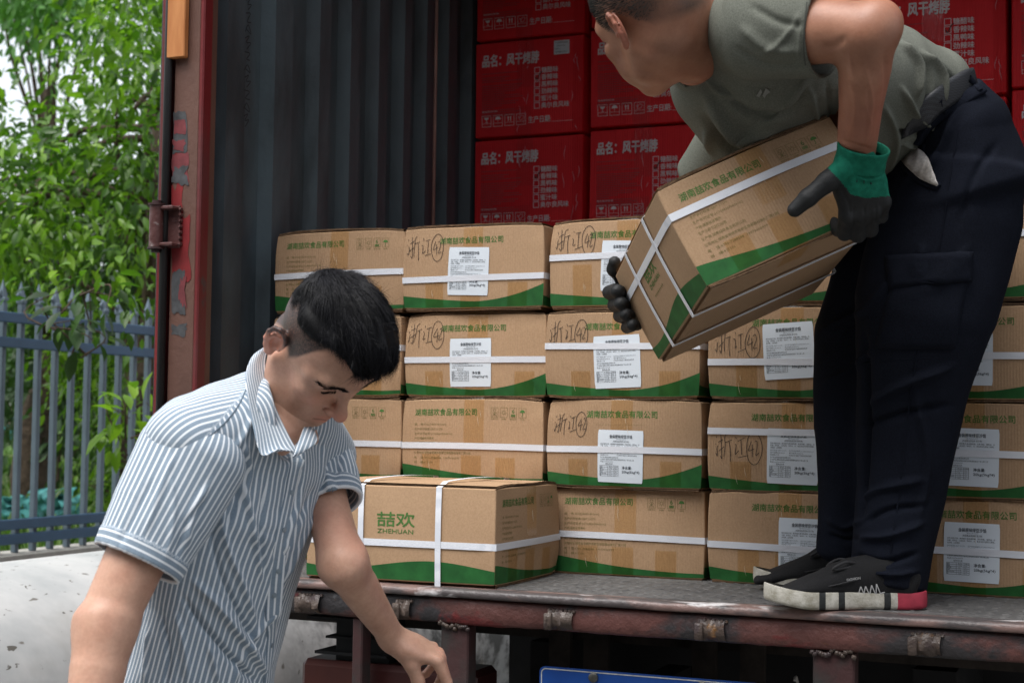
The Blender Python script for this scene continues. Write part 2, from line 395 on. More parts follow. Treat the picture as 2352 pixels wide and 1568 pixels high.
# ---------------------------------------------------------------- garden things
NET = mat('netting_cyan', (.07,.27,.27), .7, .3, var=.35, vscale=12)
def netting(p0_, p1_, h, label, seed):
    r = np.random.default_rng(seed); a, b_ = np.array(p0_), np.array(p1_); k = 30; G = []
    for j in range(7):
        t = np.linspace(0,1,k)[:,None]; row = a+(b_-a)*t; row[:,2] += h*j/6*(1+.12*np.sin(np.linspace(0,9,k)+seed)); row += np.c_[r.normal(0,.02,k), r.normal(0,.03,k), r.normal(0,.01,k)]; G.append(row)
    g = MB(); g.grid(G); o = g.build('garden_netting', NET, smooth=True)
    sm = o.modifiers.new('s', 'SOLIDIFY'); sm.thickness = .004
    tag(o, label, 'netting', 'cyan garden nettings')
netting(P(-40,1190,10.5), P(190,1185,10), .17, 'crumpled cyan netting fence low in the garden grass', 2)
netting(P(-40,1010,17), P(110,1010,16.5), .16, 'far pale teal netting stretched across the lawn', 4)
for i, (px, py, d, rr, lb) in enumerate([(40,958,24,.17,'blue covered bundle at the left in the far garden'), (88,955,24,.2,'blue covered bundle to the right in the far garden')]):
    c = P(px,py,d); g = MB(); G = []
    for a in np.linspace(.05, math.pi/2, 7):
        G.append([(c[0]+rr*1.3*math.cos(t)*math.sin(a)*(1+.12*math.sin(3*t)), c[1]+rr*math.sin(t)*math.sin(a), c[2]-rr*.5+rr*1.2*math.cos(a)) for t in np.linspace(0, 2*math.pi, 16, endpoint=False)])
    g.grid(G, close=True); tag(g.build('covered_bundle', mat('tarp_blue', (.01,.2,.36), .5), smooth=True), lb, 'bundle', 'blue bundles in the garden')
for i, (px, d, lb) in enumerate([(26,13,'thin wooden stake at far left behind the fence'),(78,13.5,'thin wooden stake between the second and third pickets'),(126,12.5,'thin wooden stake near the middle of the garden plot')]):
    c = P(px,1170,d); g = MB(); g.tube([c, c+[.01,.02,.3], c+[.03,0,.62]], [.02,.018,.014], 6); tag(g.build('garden_stake', BARK), lb, 'stake', 'stakes in the garden plot')
# far houses glimpsed between leaves and fence
def house(px0, px1, py0, py1, d, wallc, roofc, label, wins=3):
    a = P(px0, py1, d); b_ = P(px1, py0, d); w_ = np.linalg.norm((b_-a)[:2]); h = b_[2]-a[2]+2.4
    root = empty('house', (a[0], a[1], 0)); root.rotation_euler = (0,0,yaw)
    def put(o): o.parent = root
    g = MB(); g.box((0,0,.5), (w_,5,h-.3)); put(g.build('wall', mat('house_wall_%d' % px0, wallc, .85, .2, var=.08)))
    g = MB(); zr = h-.3; g.prism([(-.3,zr),(w_+.3,zr),(w_-.6,zr+.9),(.6,zr+.9)], -.3, 5.3); put(g.build('roof', mat('house_roof_%d' % px0, roofc, .8, .3)))
    for i in range(wins):
        x = w_*(i+.5)/wins; g = MB(); g.box((x-.4,-.06,zr-1.5), (x+.4,-.005,zr-.5)); fr = g.build('window', mat('window_frame', (.6,.6,.6), .5)); put(fr)
        g = MB(); g.box((x-.34,-.075,zr-1.44), (x+.34,-.062,zr-.56)); p_ = g.build('pane', mat('window_glass', (.03,.04,.05), .1, .6)); p_.parent = fr
    tag(root, label, 'house', 'houses beyond the garden')
house(-60,38,615,700,46,(.55,.42,.40),(.45,.22,.17),'pinkish house with red roof at far left beyond the garden')
house(30,190,640,720,52,(.62,.64,.68),(.25,.32,.6),'white house with blue roof seen above the fence spears')
house(200,300,655,720,48,(.7,.7,.7),(.4,.2,.15),'pale house with brown roof glimpsed under the leaves')

# ---------------------------------------------------------------- white tank beside the truck
def m_tank():
    b = NB('tank_white_paint'); v = b.coord(); c = (.62,.63,.61)
    n1 = b.noise(b.coord(scale=(3,3,3)), 1.0, 5, .6); c = b.ramp(n1, [(.35,(.34,.36,.36)),(.6,(.48,.49,.48))])
    st = b.noise(b.coord(scale=(16,7,5)), 2.4, 2, .5, .4); c = b.mix(b.ramp(st, [(.68,(0,0,0)),(.72,(1,1,1))]), c, (.15,.14,.12)); st = b.noise(b.coord(scale=(1,1,1)), 1.4, 5, .7); c = b.mix(b.ramp(st, [(.55,(0,0,0)),(.75,(.6,.6,.6))]), c, (.22,.21,.18))
    st = b.noise(b.coord(scale=(26,9,6)), 2.0, 2, .5, .4); c = b.mix(b.ramp(st, [(.69,(0,0,0)),(.72,(1,1,1))]), c, (.1,.095,.08))
    sp = b.n('ShaderNodeSeparateXYZ'); b.l(b.coord(), sp.inputs[0]); far = b.ramp(sp.outputs[1], [(.0,(0,0,0)),(1,(1,1,1))]); mr = b.n('ShaderNodeMapRange'); b.l(sp.outputs[1], mr.inputs[0]); mr.inputs[1].default_value = 1.0; mr.inputs[2].default_value = 1.7
    gr = b.ramp(b.noise(b.coord(scale=(9,5,5)), 1.3, 5, .7), [(.42,(0,0,0)),(.56,(1,1,1))]); c = b.mix(b.math('MULTIPLY', gr, mr.outputs[0]), c, (.035,.036,.032))
    rr = b.noise(b.coord(scale=(1.6,1.6,1.6)), 1.0, 3); c = b.mix(b.ramp(rr, [(.6,(0,0,0)),(.75,(.8,.8,.8))]), c, (.5,.3,.12))
    b.color(c); b.rough(.5, .4); b.bump(n1, .004); return b.m
g = MB(); TX, TR, TZ = -3.05, .5, .505
G = []
for y in list(np.linspace(-1.6, 4.6, 40)): G.append([(TX+TR*math.cos(a), y, TZ+TR*math.sin(a)) for a in np.linspace(0, 2*math.pi, 72, endpoint=False)])
for k, (rr, yy) in enumerate([(.44,4.68),(.3,4.75),(.02,4.78)]): G.append([(TX+rr*math.cos(a), yy, TZ+rr*math.sin(a)) for a in np.linspace(0, 2*math.pi, 72, endpoint=False)])
for k, (rr, yy) in enumerate([(.44,-1.68),(.3,-1.75),(.02,-1.78)]): G.insert(0, [(TX+rr*math.cos(a), yy, TZ+rr*math.sin(a)) for a in np.linspace(0, 2*math.pi, 72, endpoint=False)])
g.grid(G, close=True); o = g.build('tank', m_tank(), smooth=True); tag(o, 'long white steel tank with dark scratches lying between truck and fence', 'tank')

g = MB(); g.box((-12, -9.4, 0), (15, -9, 7.0)); wh = g.build('sky_block_wall', mat('sky_block_grey', (.12,.118,.115), .9, .2), loc=(0,-9.2,0)); tag(wh, 'plain grey wall added behind the viewer to block low sky light', 'wall')  # unseen wall added to hold back low sky light from behind the viewer
# ---------------------------------------------------------------- container truck
def m_patchy(name, base, patches, rough=.55, scale=(1,1,1), bump=.0015, seed=0):
    """paint with worn patches: patches = (colour, noise scale, lo, hi)"""
    b = NB(name); c = b.ramp(b.noise(b.coord(scale=scale), 6, 5), [(.3, tuple(x*.8 for x in base)), (.7, tuple(min(1,x*1.2) for x in base))])
    for i, (col, sc, lo, hi) in enumerate(patches):
        mp = b.n('ShaderNodeMapping'); tc = b.n('ShaderNodeTexCoord'); b.l(tc.outputs['Object'], mp.inputs[0]); mp.inputs['Location'].default_value = (seed+i*7.3, i*3.1, i*5.7); mp.inputs['Scale'].default_value = scale
        f = b.noise(mp.outputs[0], sc, 5, .6, .3); c = b.mix(b.ramp(f, [(lo,(0,0,0)),(hi,(1,1,1))]), c, col)
    b.color(c); b.rough(rough, .4); b.bump(b.noise(b.coord(), 45, 4), bump); return b.m
WALLP = m_patchy('container_wall_paint', (.078,.105,.12), [((.035,.022,.022), 1.1, .47, .62), ((.035,.045,.05), 5, .52, .7), ((.09,.045,.03), 11, .70, .76)], .5, (1,1,.35))
WALLR = m_patchy('container_red_inside', (.09,.022,.022), [((.05,.045,.05), 2.5, .5, .6)], .6, (1,1,.3))
POSTB = m_patchy('post_brown_paint', (.125,.062,.046), [((.21,.02,.02), 3.2, .62, .66), ((.05,.05,.055), 9, .68, .73)], .55, (1,1,.5))
REDP = m_patchy('old_red_paint', (.15,.014,.016), [((.12,.03,.03), 4, .5, .6), ((.06,.05,.05), 14, .64, .7)], .5, (1,1,.4))
BEAM = m_patchy('beam_worn_red', (.105,.042,.036), [((.035,.032,.034), 5, .47, .56), ((.14,.022,.022), 7, .6, .66), ((.10,.10,.105), 11, .66, .72), ((.13,.055,.02), 13, .68, .74)], .5, (1,1,1.6), .004)
LIP = m_patchy('lip_rubbed_steel', (.20,.13,.115), [((.07,.06,.06), 9, .5, .56), ((.62,.6,.6), 16, .58, .64)], .4, (.35,1,1), .003)
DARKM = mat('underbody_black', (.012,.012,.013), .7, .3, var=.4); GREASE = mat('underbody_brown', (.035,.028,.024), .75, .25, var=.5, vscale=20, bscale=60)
LEGM = m_patchy('leg_dark_red', (.05,.02,.02), [((.03,.028,.026), 8, .45, .6), ((.10,.06,.035), 20, .66, .74)], .7)
RUBBER = mat('rod_black', (.012,.012,.013), .5, .4)
def m_plate():
    b = NB('checker_plate_grey'); n1 = b.noise(b.coord(), 7, 6); n2 = b.noise(b.coord(), 60, 4)
    b.color(b.mix(.4, b.ramp(n1, [(.35,(.055,.055,.056)),(.65,(.12,.118,.115))]), b.ramp(n2, [(.4,(.05,.05,.05)),(.62,(.17,.165,.16))])))
    b.rough(b.ramp(n2, [(.3,(.5,)*3),(.7,(.75,)*3)]), .35, .0); b.bump(n2, .0005); return b.m
truck = empty('container_truck', (-.85, -.36, 0)); tag(truck, 'old red container truck with open door, dark corrugated inside and worn rear sill', 'truck')
def tp(o, label=None):
    parent_keep(o, truck)
    if label: o['label'] = label
    return o
XL, XR, YB, YE, ZT = -2.0, .36, -.30, 3.6, Zb+2.40
# floor with raised lozenges near the door
g = MB(); g.box((XL-.05, -.335, Zb-.045), (XR+.05, YE, Zb))
def lozenge(x, y, a):
    L, W_, h = .013, .0042, .0016; ca, sa = math.cos(a), math.sin(a)
    pts = [(-L,0,0),(0,-W_,0),(L,0,0),(0,W_,0),(-L*.5,0,h),(L*.5,0,h)]
    V = [(x+p[0]*ca-p[1]*sa, y+p[0]*sa+p[1]*ca, Zb+p[2]-.0001) for p in pts]
    g.add(V, [(0,1,4),(1,5,4),(1,2,5),(2,3,5),(3,4,5),(3,0,4)])
for i in range(88):
    for j in range(13):
        lozenge(-1.98+i*.0265, -.322+j*.0265, R(45) if (i+j) % 2 else R(-45))
tp(g.build('bed_floor', m_plate()))
# left wall: trapezoid corrugation, vertical ribs
def corr(x0, depth, ys, zlo, zhi, rise=.012, r2=.04):
    pts = []
    for i, y in enumerate(ys):
        nxt = ys[i+1] if i+1 < len(ys) else y+.2
        pts += [(x0, y+.02), (x0+depth, y+.02+rise), (x0+depth, y+.02+rise+(nxt-y-rise-r2)*.5), (x0, y+.02+rise+r2+(nxt-y-rise-r2)*.5)]
    return [[(p[0], p[1], z) for p in pts] for z in (zlo, zhi)]
ys_ = [-.158, .048, .262, .425, .585, .738, .88, 1.03] + [1.2+.2*i for i in range(12)]
g = MB(); g.grid(corr(XL-.035, .035, ys_, Zb, ZT)); o = g.build('side_wall', WALLP); tp(o)
sm = o.modifiers.new('s','SOLIDIFY'); sm.thickness = .003
g = MB(); g.box((XL-.06, -.26, Zb-.02), (XL-.045, YE, ZT)); tp(g.build('side_panel_outer', REDP))
g = MB(); g.grid([[(XR+.04-(p[0]-XL+.035), p[1], p[2]) for p in row] for row in corr(XL-.035, .035, ys_, Zb, ZT)]); o = g.build('side_wall', WALLP); tp(o); o.modifiers.new('s','SOLIDIFY').thickness = .003
g = MB(); g.box((XR+.045, -.26, Zb-.02), (XR+.06, YE, ZT)); tp(g.build('side_panel_outer', REDP))
g = MB(); g.box((XL-.06, -.30, ZT), (XR+.06, YE, ZT+.04)); tp(g.build('roof_panel', REDP))
g = MB(); g.box((XL-.06, YE, Zb-.02), (XR+.06, YE+.04, ZT)); tp(g.build('front_wall', WALLR))
g = MB(); g.box((XL-.06, -.32, ZT-.11), (XR+.06, -.24, ZT-.002)); tp(g.build('door_header', REDP))
# lashing bar: thin pale rod on the wall
p_ = P(980, 300, 4.55)
g = MB(); g.tube([(XL+.02, .93, Zb+.02), (XL+.022, .93, ZT-.05)], .005, 8); tp(g.build('wall_rod', mat('rod_pale', (.30,.17,.14), .5, .4), smooth=True))
# marker scribble on the wall (illegible column of pen strokes)
g = MB(); r = np.random.default_rng(5); zc = 2.42; k = 0
while zc > 2.13:
    pts = [(0,0),(.012,.006),(.004,-.006),(.016,-.004),(.006,-.016)] if k % 3 == 0 else ([(0,0),(.014,0),(.004,-.012),(.016,-.012)] if k % 3 == 1 else [(0,-.01),(.008,.002),(.016,-.01),(.002,-.006)])
    q = spl(np.array(pts)*1.5+r.normal(0,.0012,(len(pts),2)), 4)
    t = np.gradient(q, axis=0); t /= np.linalg.norm(t,axis=1)[:,None]; nn = np.c_[-t[:,1], t[:,0]]*.0011
    mk = lambda s_: np.c_[np.full(len(q), XL+.0012), -.055+(q+s_*nn)[:,0], zc+(q+s_*nn)[:,1]]
    g.strip(mk(1), mk(-1)); zc -= .031; k += 1
tp(g.build('wall_writing', mat('black_pen', (.008,.008,.009), .6)))
# left corner post (front face at y = -.30)
g = MB(); g.box((-2.022, -.30, Zb-.02), (-1.953, -.235, ZT), bev=.003); post = g.build('corner_post', POSTB); tp(post)
g = MB(); g.box((-1.9525, -.306, Zb-.02), (-1.9405, -.272, ZT), bev=.003); tp(g.build('post_lip', REDP))
g = MB(); g.box((-2.03, -.2345, Zb), (-1.998, -.172, ZT)); tp(g.build('post_inner', WALLR))
# decals of wear on the post
g = MB(); r = np.random.default_rng(3)
def blot(x0, x1, y0, y1, mi, jag=.12, off=.0007, n=60):
    """ragged patch given by surveyed picture rows on the post face"""
    def w_(px, py):
        d = (-.30-off-CAM[1])/((_f+_r*(px-1176)/FPX-_u*(py-784)/FPX)[1]); return P(px, py, d)
    cx, cy, hx, hy = (x0+x1)/2, (y0+y1)/2, (x1-x0)/2, (y1-y0)/2; V = [w_(cx, cy)]; ph = r.random(3)*6.3
    for i in range(n):
        a = 2*math.pi*i/n; q = 1+jag*(.8*math.sin(3*a+ph[0])+.6*math.sin(5*a+ph[1])+.5*math.sin(9*a+ph[2]))+r.normal(0, .018); sx = max(-1, min(1, 1.35*math.cos(a)))*q; sy = max(-1, min(1, 1.35*math.sin(a)))*q
        V.append(w_(max(393.5, min(450, cx+hx*sx)), cy+hy*sy))
    g.add(V, [(0, 1+i, 1+(i+1)%n) for i in range(n)], mi)
blot(398,430,258,352,0,.06); blot(400,427,276,308,1,.07,.0012); blot(398,424,322,345,1,.2,.0012); blot(395,433,352,420,1,.08); blot(397,430,384,424,0,.22,.0012)
blot(393,420,425,560,2,.14); blot(396,436,500,640,2,.12,.0010); blot(394,424,622,720,0,.07,.0014); blot(412,426,640,700,1,.25,.0019); blot(395,428,745,770,0,.2)
pw = g.build('post_wear', [mat('wear_grey', (.06,.062,.066), .6, var=.5, vscale=40), mat('wear_pink', (.17,.035,.04), .6, var=.3, vscale=40), mat('wear_red', (.19,.016,.018), .5, var=.3, vscale=20)])
pw.parent = post
# open door seen on edge, gasket, rod, hinge
door = empty('door', (-2.07, -.28, Zb)); tp(door)
g = MB(); g.box((-2.058, -.30, Zb+.0), (-2.042, -.24, ZT-.1), bev=.002); o = g.build('door_edge', REDP); parent_keep(o, door)
g = MB(); g.box((-2.066, -.292, Zb+.0), (-2.0595, -.24, ZT-.1), bev=.002); o = g.build('gasket', RUBBER); parent_keep(o, door)
g = MB(); g.box((-2.0725, -.235, Zb+.02), (-2.0625, .9, ZT-.12)); o = g.build('door_panel', REDP); parent_keep(o, door)
g = MB(); g.tube([(-2.032, -.309, Zb+.0), (-2.032, -.309, ZT-.1)], .0092, 14); tp(g.build('locking_rod', RUBBER, smooth=True))
hz0, hz1 = 1.80, 1.893
g = MB(); g.tube([(-2.042, -.325, hz0), (-2.042, -.325, hz1)], .0155, 16)
hinge = g.build('hinge', m_patchy('hinge_rust', (.09,.035,.032), [((.3,.26,.25), 18, .64, .7)], .45, bump=.004), smooth=False); smooth_by_angle(hinge); tp(hinge)
for z, za, zb in ((hz0-.004, hz0-.011, hz0-.004), (hz1, hz1+.004, hz1+.011)):
    g = MB(); g.tube([(-2.042, -.325, z), (-2.042, -.325, z+.004)], .019, 16); g.tube([(-2.042, -.325, za), (-2.042, -.325, zb)], .010, 10)
    o = g.build('hinge_pin', LEGM); smooth_by_angle(o); o.parent = hinge; o.matrix_parent_inverse = hinge.matrix_world.inverted()
g = MB()
for z in (hz0+.002, hz1-.010): g.box((-2.03, -.332, z), (-1.995, -.301, z+.008), bev=.002)
g.box((-2.028, -.3075, hz0), (-1.993, -.3015, hz1), bev=.001)
for z in np.linspace(hz0+.008, hz1-.008, 7): g.tube([(-1.9925, -.303, z), (-1.992, -.31, z+.001)], [.005,.003], 6)
o = g.build('hinge_leaf', hinge.data.materials[0]); o.parent = hinge
# orange marker board on the post
g = MB(); g.box((-2.0325, -.318, 2.222), (-1.9845, -.3015, 2.6), bev=.002)
b = NB('orange_board'); b.color(b.ramp(b.noise(b.coord(scale=(6,6,1)), 6, 5), [(.3,(.42,.15,.045)),(.7,(.58,.25,.09))])); b.rough(.6,.3); tp(g.build('marker_board', b.m))
# right corner post (mirror, outside the picture but part of the opening)
g = MB(); g.box((XR-.04, -.30, Zb-.02), (XR+.03, -.235, ZT), bev=.003); tp(g.build('corner_post', POSTB))
# rear beam with rubbed lip
g = MB(); prof = [(-.334, Zb-.0005), (-.358, Zb-.0012), (-.3665, Zb-.0025), (-.371, Zb-.0065), (-.3725, Zb-.016), (-.369, Zb-.0185), (-.362, Zb-.0195), (-.334, Zb-.021)]
r = np.random.default_rng(2); G = []
for x in np.linspace(XL-.06, XR+.06, 170):
    w_ = .0012*noise.noise(Vector((x*9,0,0)))+.0008*noise.noise(Vector((x*40,2,0))); G.append([(x, p[0]+w_, p[1]+w_*.5) for p in prof])
g.grid(G); tp(g.build('bed_lip', LIP, smooth=True))
g = MB(); G = []
for x in np.linspace(XL-.05, XR+.05, 200):
    w_ = .0025*noise.noise(Vector((x*7,5,0)))+.0012*noise.noise(Vector((x*35,9,0)))
    G.append([(x, -.345+w_, Zb-.0195), (x, -.3595+w_, Zb-.0215), (x, -.3625+w_*1.3, Zb-.028), (x, -.3625+w_*1.3, Zb-.05), (x, -.3615+w_, Zb-.066), (x, -.357+w_*.7, Zb-.0705+w_), (x, -.33, Zb-.073), (x, -.28, Zb-.073)])
g.grid(G); tp(g.build('rear_beam', BEAM, smooth=True))
# welded lugs under the lip
for i, xx in enumerate((-1.61, -1.395, -1.06, -.763, -.381, .05)):
    g = MB(); r = np.random.default_rng(40+i); wl = .05 if i != 1 else .03
    G = []
    for t in np.linspace(0, 1, 9):
        G.append([(xx+wl*(t-.5)+r.normal(0,.0012), -.352-q*(.022+.004*math.sin(t*9+i))+r.normal(0,.001), Zb-.034-zq*.032+r.normal(0,.0012)) for q, zq in ((0,0),(.6,-.1),(1,.3),(1,.75),(.5,1.05),(0,1))])
    g.grid(G); g.box((xx-wl/2-.006, -.376, Zb-.068), (xx-wl/2+.010, -.350, Zb-.036), bev=.002)
    for t in np.linspace(0, 1, 7): g.tube([(xx+wl*(t-.5), -.355, Zb-.033), (xx+wl*(t-.5)+.002, -.366, Zb-.031)], [.006,.003], 6)
    lug = g.build('lug', m_patchy('lug_rust', (.075,.055,.045), [((.16,.075,.02), 22, .6, .68), ((.05,.035,.035), 12, .5, .6)], .4, bump=.006) if i == 0 else LUGM, smooth=False)
    if i == 0: LUGM = lug.data.materials[0]
    smooth_by_angle(lug, 50); tp(lug)
# weld beads where the big legs meet the beam, and the legs
for xa, xb, za in ((-1.318,-1.258,.02), (-.581,-.507,.02), (-1.517,-1.494,.02)):
    g = MB(); g.box((xa, -.352, .12), (xb, -.312, Zb-.0735), bev=.003); leg = g.build('frame_leg', LEGM); tp(leg)
    if xb-xa > .03:
        g = MB(); r = np.random.default_rng(int(-xa*100))
        for t in np.linspace(0, 1, 16): 
            c = np.array([xa+(xb-xa)*t, -.356+r.normal(0,.001), Zb-.076+r.normal(0,.004)]); g.tube([c-[.004,0,.003], c, c+[.004,0,.002]], [.002,.0045+.002*r.random(),.002], 7)
        o = g.build('weld_bead', LUGM, smooth=True); o.parent = leg; o.matrix_parent_inverse = leg.matrix_world.inverted()
for xa, xb in ((-1.192,-1.143), (-1.107,-1.056), (-.88,-.829), (-.778,-.729)):
    g = MB(); r = np.random.default_rng(int(-xa*1000)); zz = np.linspace(.5, 1.02, 26); k = np.cumsum(r.normal(0,.0006,26))
    G = [[(xa+k[i], -.10, zz[i]), (xb+k[i]*.6, -.10, zz[i]), (xb+k[i]*.6, -.085, zz[i]), (xa+k[i], -.085, zz[i])] for i in range(26)]
    g.grid(G, close=True); tp(g.build('frame_strut', GREASE))
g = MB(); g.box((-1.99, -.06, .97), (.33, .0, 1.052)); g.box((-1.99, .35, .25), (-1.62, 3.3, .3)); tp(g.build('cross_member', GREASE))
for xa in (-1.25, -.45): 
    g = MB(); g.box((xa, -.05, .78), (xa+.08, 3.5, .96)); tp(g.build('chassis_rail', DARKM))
g = MB(); g.box((-1.50, .42, .12), (.34, .46, 1.05)); tp(g.build('underbody_shade_sheet', DARKM))  # added black sheet in place of the shade deep under the bed
def wheel(x):
    g = MB(); prof = [(.02,.0),(.22,.0),(.3,.03),(.46,.05),(.5,.02),(.5,-.0),(.5,-.2),(.46,-.25),(.2,-.25)]
    g.grid([[(x+q, 1.35+rr*math.cos(a), .5+rr*math.sin(a)) for rr, q in prof] for a in np.linspace(0, 2*math.pi, 40)])
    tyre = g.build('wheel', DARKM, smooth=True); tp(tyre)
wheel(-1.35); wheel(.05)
# left tail lamp cluster and mud guard, dark
g = MB(); g.box((-1.60, -.27, .86), (-1.475, -.20, 1.012)); g.box((-1.655, -.30, 1.010), (-1.47, -.19, 1.016)); g.box((-1.64,-.29,.938),(-1.47,-.2,.944)); g.box((-1.62,-.28,.97),(-1.47,-.2,.975)); tp(g.build('mudguard_bracket', DARKM))
g = MB(); g.box((-1.675, -.29, .55), (-1.27, -.17, .925), bev=.012)
b = NB('lamp_box_dark_red'); b.color(b.ramp(b.noise(b.coord(),5,4), [(.4,(.035,.008,.008)),(.7,(.06,.014,.01))])); b.rough(.35,.5); tl = g.build('tail_lamp_box', b.m); tp(tl)
g = MB(); g.tube([(-1.49,-.285,.80), (-1.49,-.298,.80)], .055, 24); o = g.build('lamp_lens', mat('lens_amber', (.16,.05,.01), .2, .6), smooth=False); parent_keep(o, tl)
# licence plate
def m_blue():
    b = NB('plate_blue'); b.color(b.ramp(b.noise(b.coord(), 9, 4), [(.3,(.008,.05,.24)),(.7,(.012,.075,.33))])); b.rough(.35,.5); return b.m
pl = empty('licence_plate', (-.9065, -.302, .952)); tp(pl); pm = MB(); PW, PH, rr = .44, .14, .012
def rrect(x0, z0, x1, z1, r_, n=6):
    out = []
    for cx, cz, a0 in ((x1-r_, z1-r_, 0), (x0+r_, z1-r_, 90), (x0+r_, z0+r_, 180), (x1-r_, z0+r_, 270)):
        out += [(cx+r_*math.cos(R(a0+90*i/n)), cz+r_*math.sin(R(a0+90*i/n))) for i in range(n+1)]
    return out
pm.prism(rrect(-.22, -.14, .22, 0, rr)[::-1], -.0012, .0012, 0)
ol = np.array(rrect(-.2155, -.1355, .2155, -.0045, .009)); ribbon(pm, ol, .0022, 1, -.0018, closed=True)
put_text(pm, '湘', -.205, -.112, .058, 1, -.002, bold=.02)
o = pm.build('plate_sheet', [m_blue(), mat('plate_white', (.5,.5,.47), .5, var=.3, vscale=60)]); o.parent = pl
for bx in (-.1075, .109):
    g = MB(); g.tube([(bx, -.0015, -.014), (bx, -.0055, -.014), (bx, -.0075, -.014)], [.0095, .0095, .006], 18); o = g.build('bolt', mat('bolt_steel', (.12,.12,.11), .4, .5, .7), smooth=False); smooth_by_angle(o); o.parent = pl
g = MB(); g.box((-1.12,-.299,.9),(-.69,-.285,.945)); g.box((-.93,-.285,.86),(-.88,-.09,.94)); tp(g.build('plate_bracket', DARKM))
g = MB(); g.tube([(-.648,-.2,.945),(-.648,-.19,.95),(-.64,-.19,.93)], [.002,.004,.001], 6); tp(g.build('rag_scrap', mat('rag_white', (.5,.48,.45), .8)))
# ---------------------------------------------------------------- kraft cartons
def m_kraft():
    b = NB('kraft_board'); f = b.noise(b.coord(scale=(1,1,1)), 260, 3, .7); f2 = b.noise(b.coord(), 7, 3); 
    wv = b.n('ShaderNodeTexWave', Scale=55, Distortion=1.2, Detail=2); wv.inputs['Detail Scale'].default_value = 3; b.l(b.coord(), wv.inputs['Vector'])
    c = b.ramp(f2, [(.3,(.36,.235,.14)),(.7,(.42,.275,.165))]); c = b.mix(.22, c, b.ramp(f, [(.35,(.27,.15,.075)),(.65,(.55,.36,.21))]))
    oi = b.n('ShaderNodeObjectInfo'); rv = b.n('ShaderNodeMapRange'); b.l(oi.outputs['Random'], rv.inputs[0]); rv.inputs[3].default_value = .88; rv.inputs[4].default_value = 1.08
    hv = b.n('ShaderNodeHueSaturation'); b.l(rv.outputs[0], hv.inputs['Value']); b.l(c, hv.inputs['Color'])
    b.color(hv.outputs[0]); b.rough(.82, .25); h = b.mix(.5, wv.outputs['Color'], b.ramp(f2,[(0,(0,0,0)),(1,(1,1,1))])); b.bump(h, .0006); return b.m
KRAFT = m_kraft()
GREEN = mat('print_green', (.016,.105,.024), .65, .3, var=.25, vscale=30)
GTEXT = mat('print_green_text', (.075,.17,.045), .75, .2, var=.2, vscale=90); OLIVE = mat('print_fine_olive', (.19,.16,.065), .8, .2, var=.2, vscale=90)
PEN = mat('marker_black', (.035,.026,.022), .5, .4, var=.4, vscale=80); EDGE = mat('board_edge_dark', (.14,.09,.055), .9, .1, var=.5, vscale=120, bscale=300, bdist=.002)
def m_strap():
    b = NB('strap_white'); 
    wv = b.n('ShaderNodeTexWave', Scale=300, Distortion=1.5); b.l(b.coord(scale=(.6,.6,1.6)), wv.inputs['Vector']); b.color(b.ramp(wv.outputs['Fac'], [(.2,(.70,.73,.79)),(.8,(.80,.82,.87))])); b.rough(.4,.5); b.bump(wv.outputs['Fac'], .0003); return b.m
STRAP = m_strap()
def m_tape(name, tint, k, bd=.0012):
    b = NB(name); nb = b.bump(b.noise(b.coord(scale=(1,1,.25)), 55, 3, .6), bd)
    tr = b.n('ShaderNodeBsdfTransparent'); tr.inputs[0].default_value = (*tint, 1); gl = b.n('ShaderNodeBsdfGlossy', Roughness=.22); b.l(nb, gl.inputs['Normal'])
    ms = b.n('ShaderNodeMixShader'); fr = b.n('ShaderNodeFresnel', IOR=1.35); b.l(nb, fr.inputs['Normal']); ge = b.n('ShaderNodeNewGeometry'); b.l(b.math('MULTIPLY', b.math('MULTIPLY', fr.outputs[0], k), b.math('SUBTRACT', 1, ge.outputs['Backfacing'])), ms.inputs[0])
    b.l(tr.outputs[0], ms.inputs[1]); b.l(gl.outputs[0], ms.inputs[2]); b.l(ms.outputs[0], b.t.nodes['Material Output'].inputs[0]); return b.m
TAPE = m_tape('clear_tape', (.965,.91,.80), 1.0)
STICK = mat('sticker_paper', (.68,.74,.80), .55, .35, var=.03); SINK = mat('sticker_ink', (.05,.06,.075), .7, .2, var=.2); SFINE = mat('sticker_fine_ink', (.17,.2,.24), .7, .2, var=.2)
LB = 1                                        # label mesh shared by all cartons
